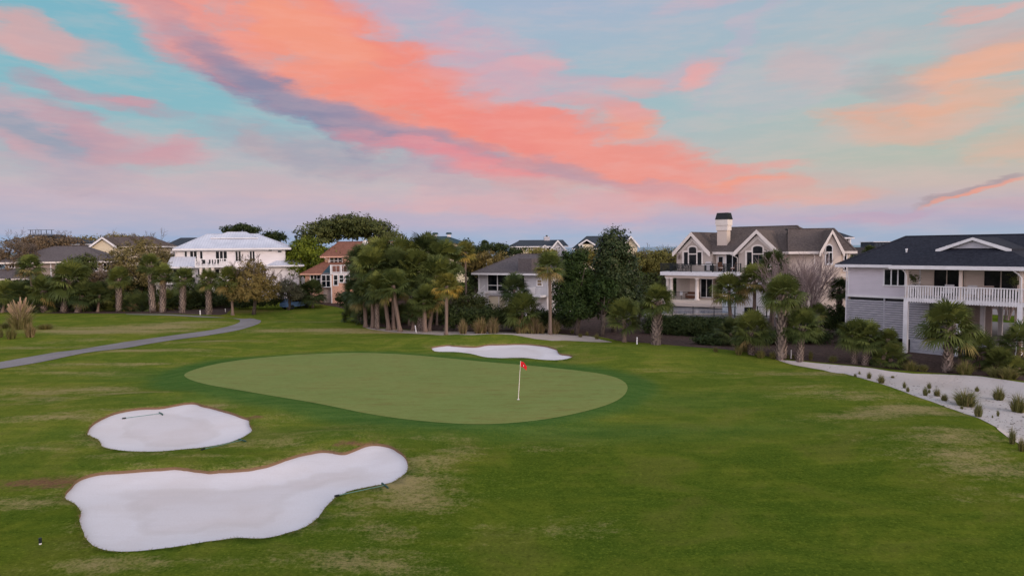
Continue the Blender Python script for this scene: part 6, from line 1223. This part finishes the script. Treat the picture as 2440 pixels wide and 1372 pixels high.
# car glimpsed between the shrubs by the salmon house
cb = Vector((at(703, 690, 98).x, 98, gz(at(703, 690, 98).x, 98))); o = thing('parked_car', 'blue car glimpsed between the shrubs left of the salmon house', 'car', cb, R_(60))
MB().prism([(-2.1, .35), (2.1, .35), (2.15, .75), (1.9, .92), (1.0, 1.0), (-1.9, 1.0), (-2.15, .8)], -.85, .85).obj('body', M['blue'], o); MB().prism([(-1.7, 1.0), (.95, 1.0), (.35, 1.48), (-1.3, 1.5)], -.74, .74).obj('cabin', M['blue'], o)
MB().prism([(-1.45, 1.05), (.7, 1.05), (.27, 1.42), (-1.2, 1.43)], -.755, .755).obj('window', M['glass'], o)
for a in (-1.35, 1.35):
    for b in (-.8, .8): MB().tube([(a, b-.1, .33), (a, b+.1, .33)], [.33, .33], 16).obj('wheel', M['black'], o)
# ragged turf fringe on the bunker rims (uncountable blades)
m = MB(); r = random.Random(9); vs = []; fs_ = []; ts = []
for k in 'ABC':
    P = POLY[k]; H_ = hgt(P); n = len(P); st_ = 14 if k != 'C' else 9
    for i in range(n):
        a, b = P[i], P[(i+1) % n]; e = b-a; nn = np.array([e[1], -e[0]])/np.hypot(*e); nn = -nn if inside((a+e*.5+nn*.12)[None], P)[0] else nn; 
        for j in range(st_):
            f = r.random(); c = a+e*f; off = r.uniform(-.01, .09); z = H_[i]*(1-f)+H_[(i+1) % n]*f; x, y = c+nn*off; s2 = r.choice((-1, 1)); L = r.uniform(.015, .05)
            dx, dy = r.gauss(0, .05), r.gauss(0, .05); w = r.uniform(.008, .02); ang = r.uniform(0, pi); q = len(vs)
            vs += [(x-w*cos(ang), y-w*sin(ang), z-.03), (x+w*cos(ang), y+w*sin(ang), z-.03), (x+dx, y+dy, z+L*.8)]; fs_.append((q, q+1, q+2)); t_ = r.random(); ts += [t_]*3
m.add(vs, fs_); m.t[:] = ts; tag(m.obj('bunker_rim_grass', M['tuft']), 'ragged turf blades fringing the bunker rims', 'grass', kind='stuff')
# loose debris on the waste sand
m = MB(); vs = []; W_ = POLY['waste']
for _ in range(1500):
    px, py = r.uniform(1900, 2440), r.uniform(862, 1060); q = hit(px, py, -.3); p = np.array([[q.x, q.y]])
    if not inside(p, W_)[0] or pdist(p, W_)[0] < .5: continue
    s2 = r.uniform(.02, .10)*r.random()**.5; z = gz(q.x, q.y)+.02; a = r.uniform(0, 6.28); m.tint = r.random()
    m.add([(q.x+s2*cos(a), q.y+s2*sin(a), z), (q.x-s2*.6*sin(a), q.y+s2*.6*cos(a), z+.012), (q.x-s2*cos(a), q.y-s2*sin(a), z), (q.x+s2*.6*sin(a), q.y-s2*.6*cos(a), z+.02)], [(0, 1, 2, 3)])
tag(m.obj('leaf_litter', M['bark']), 'dead leaves and bits scattered over the sandy waste', 'leaf litter', kind='stuff')
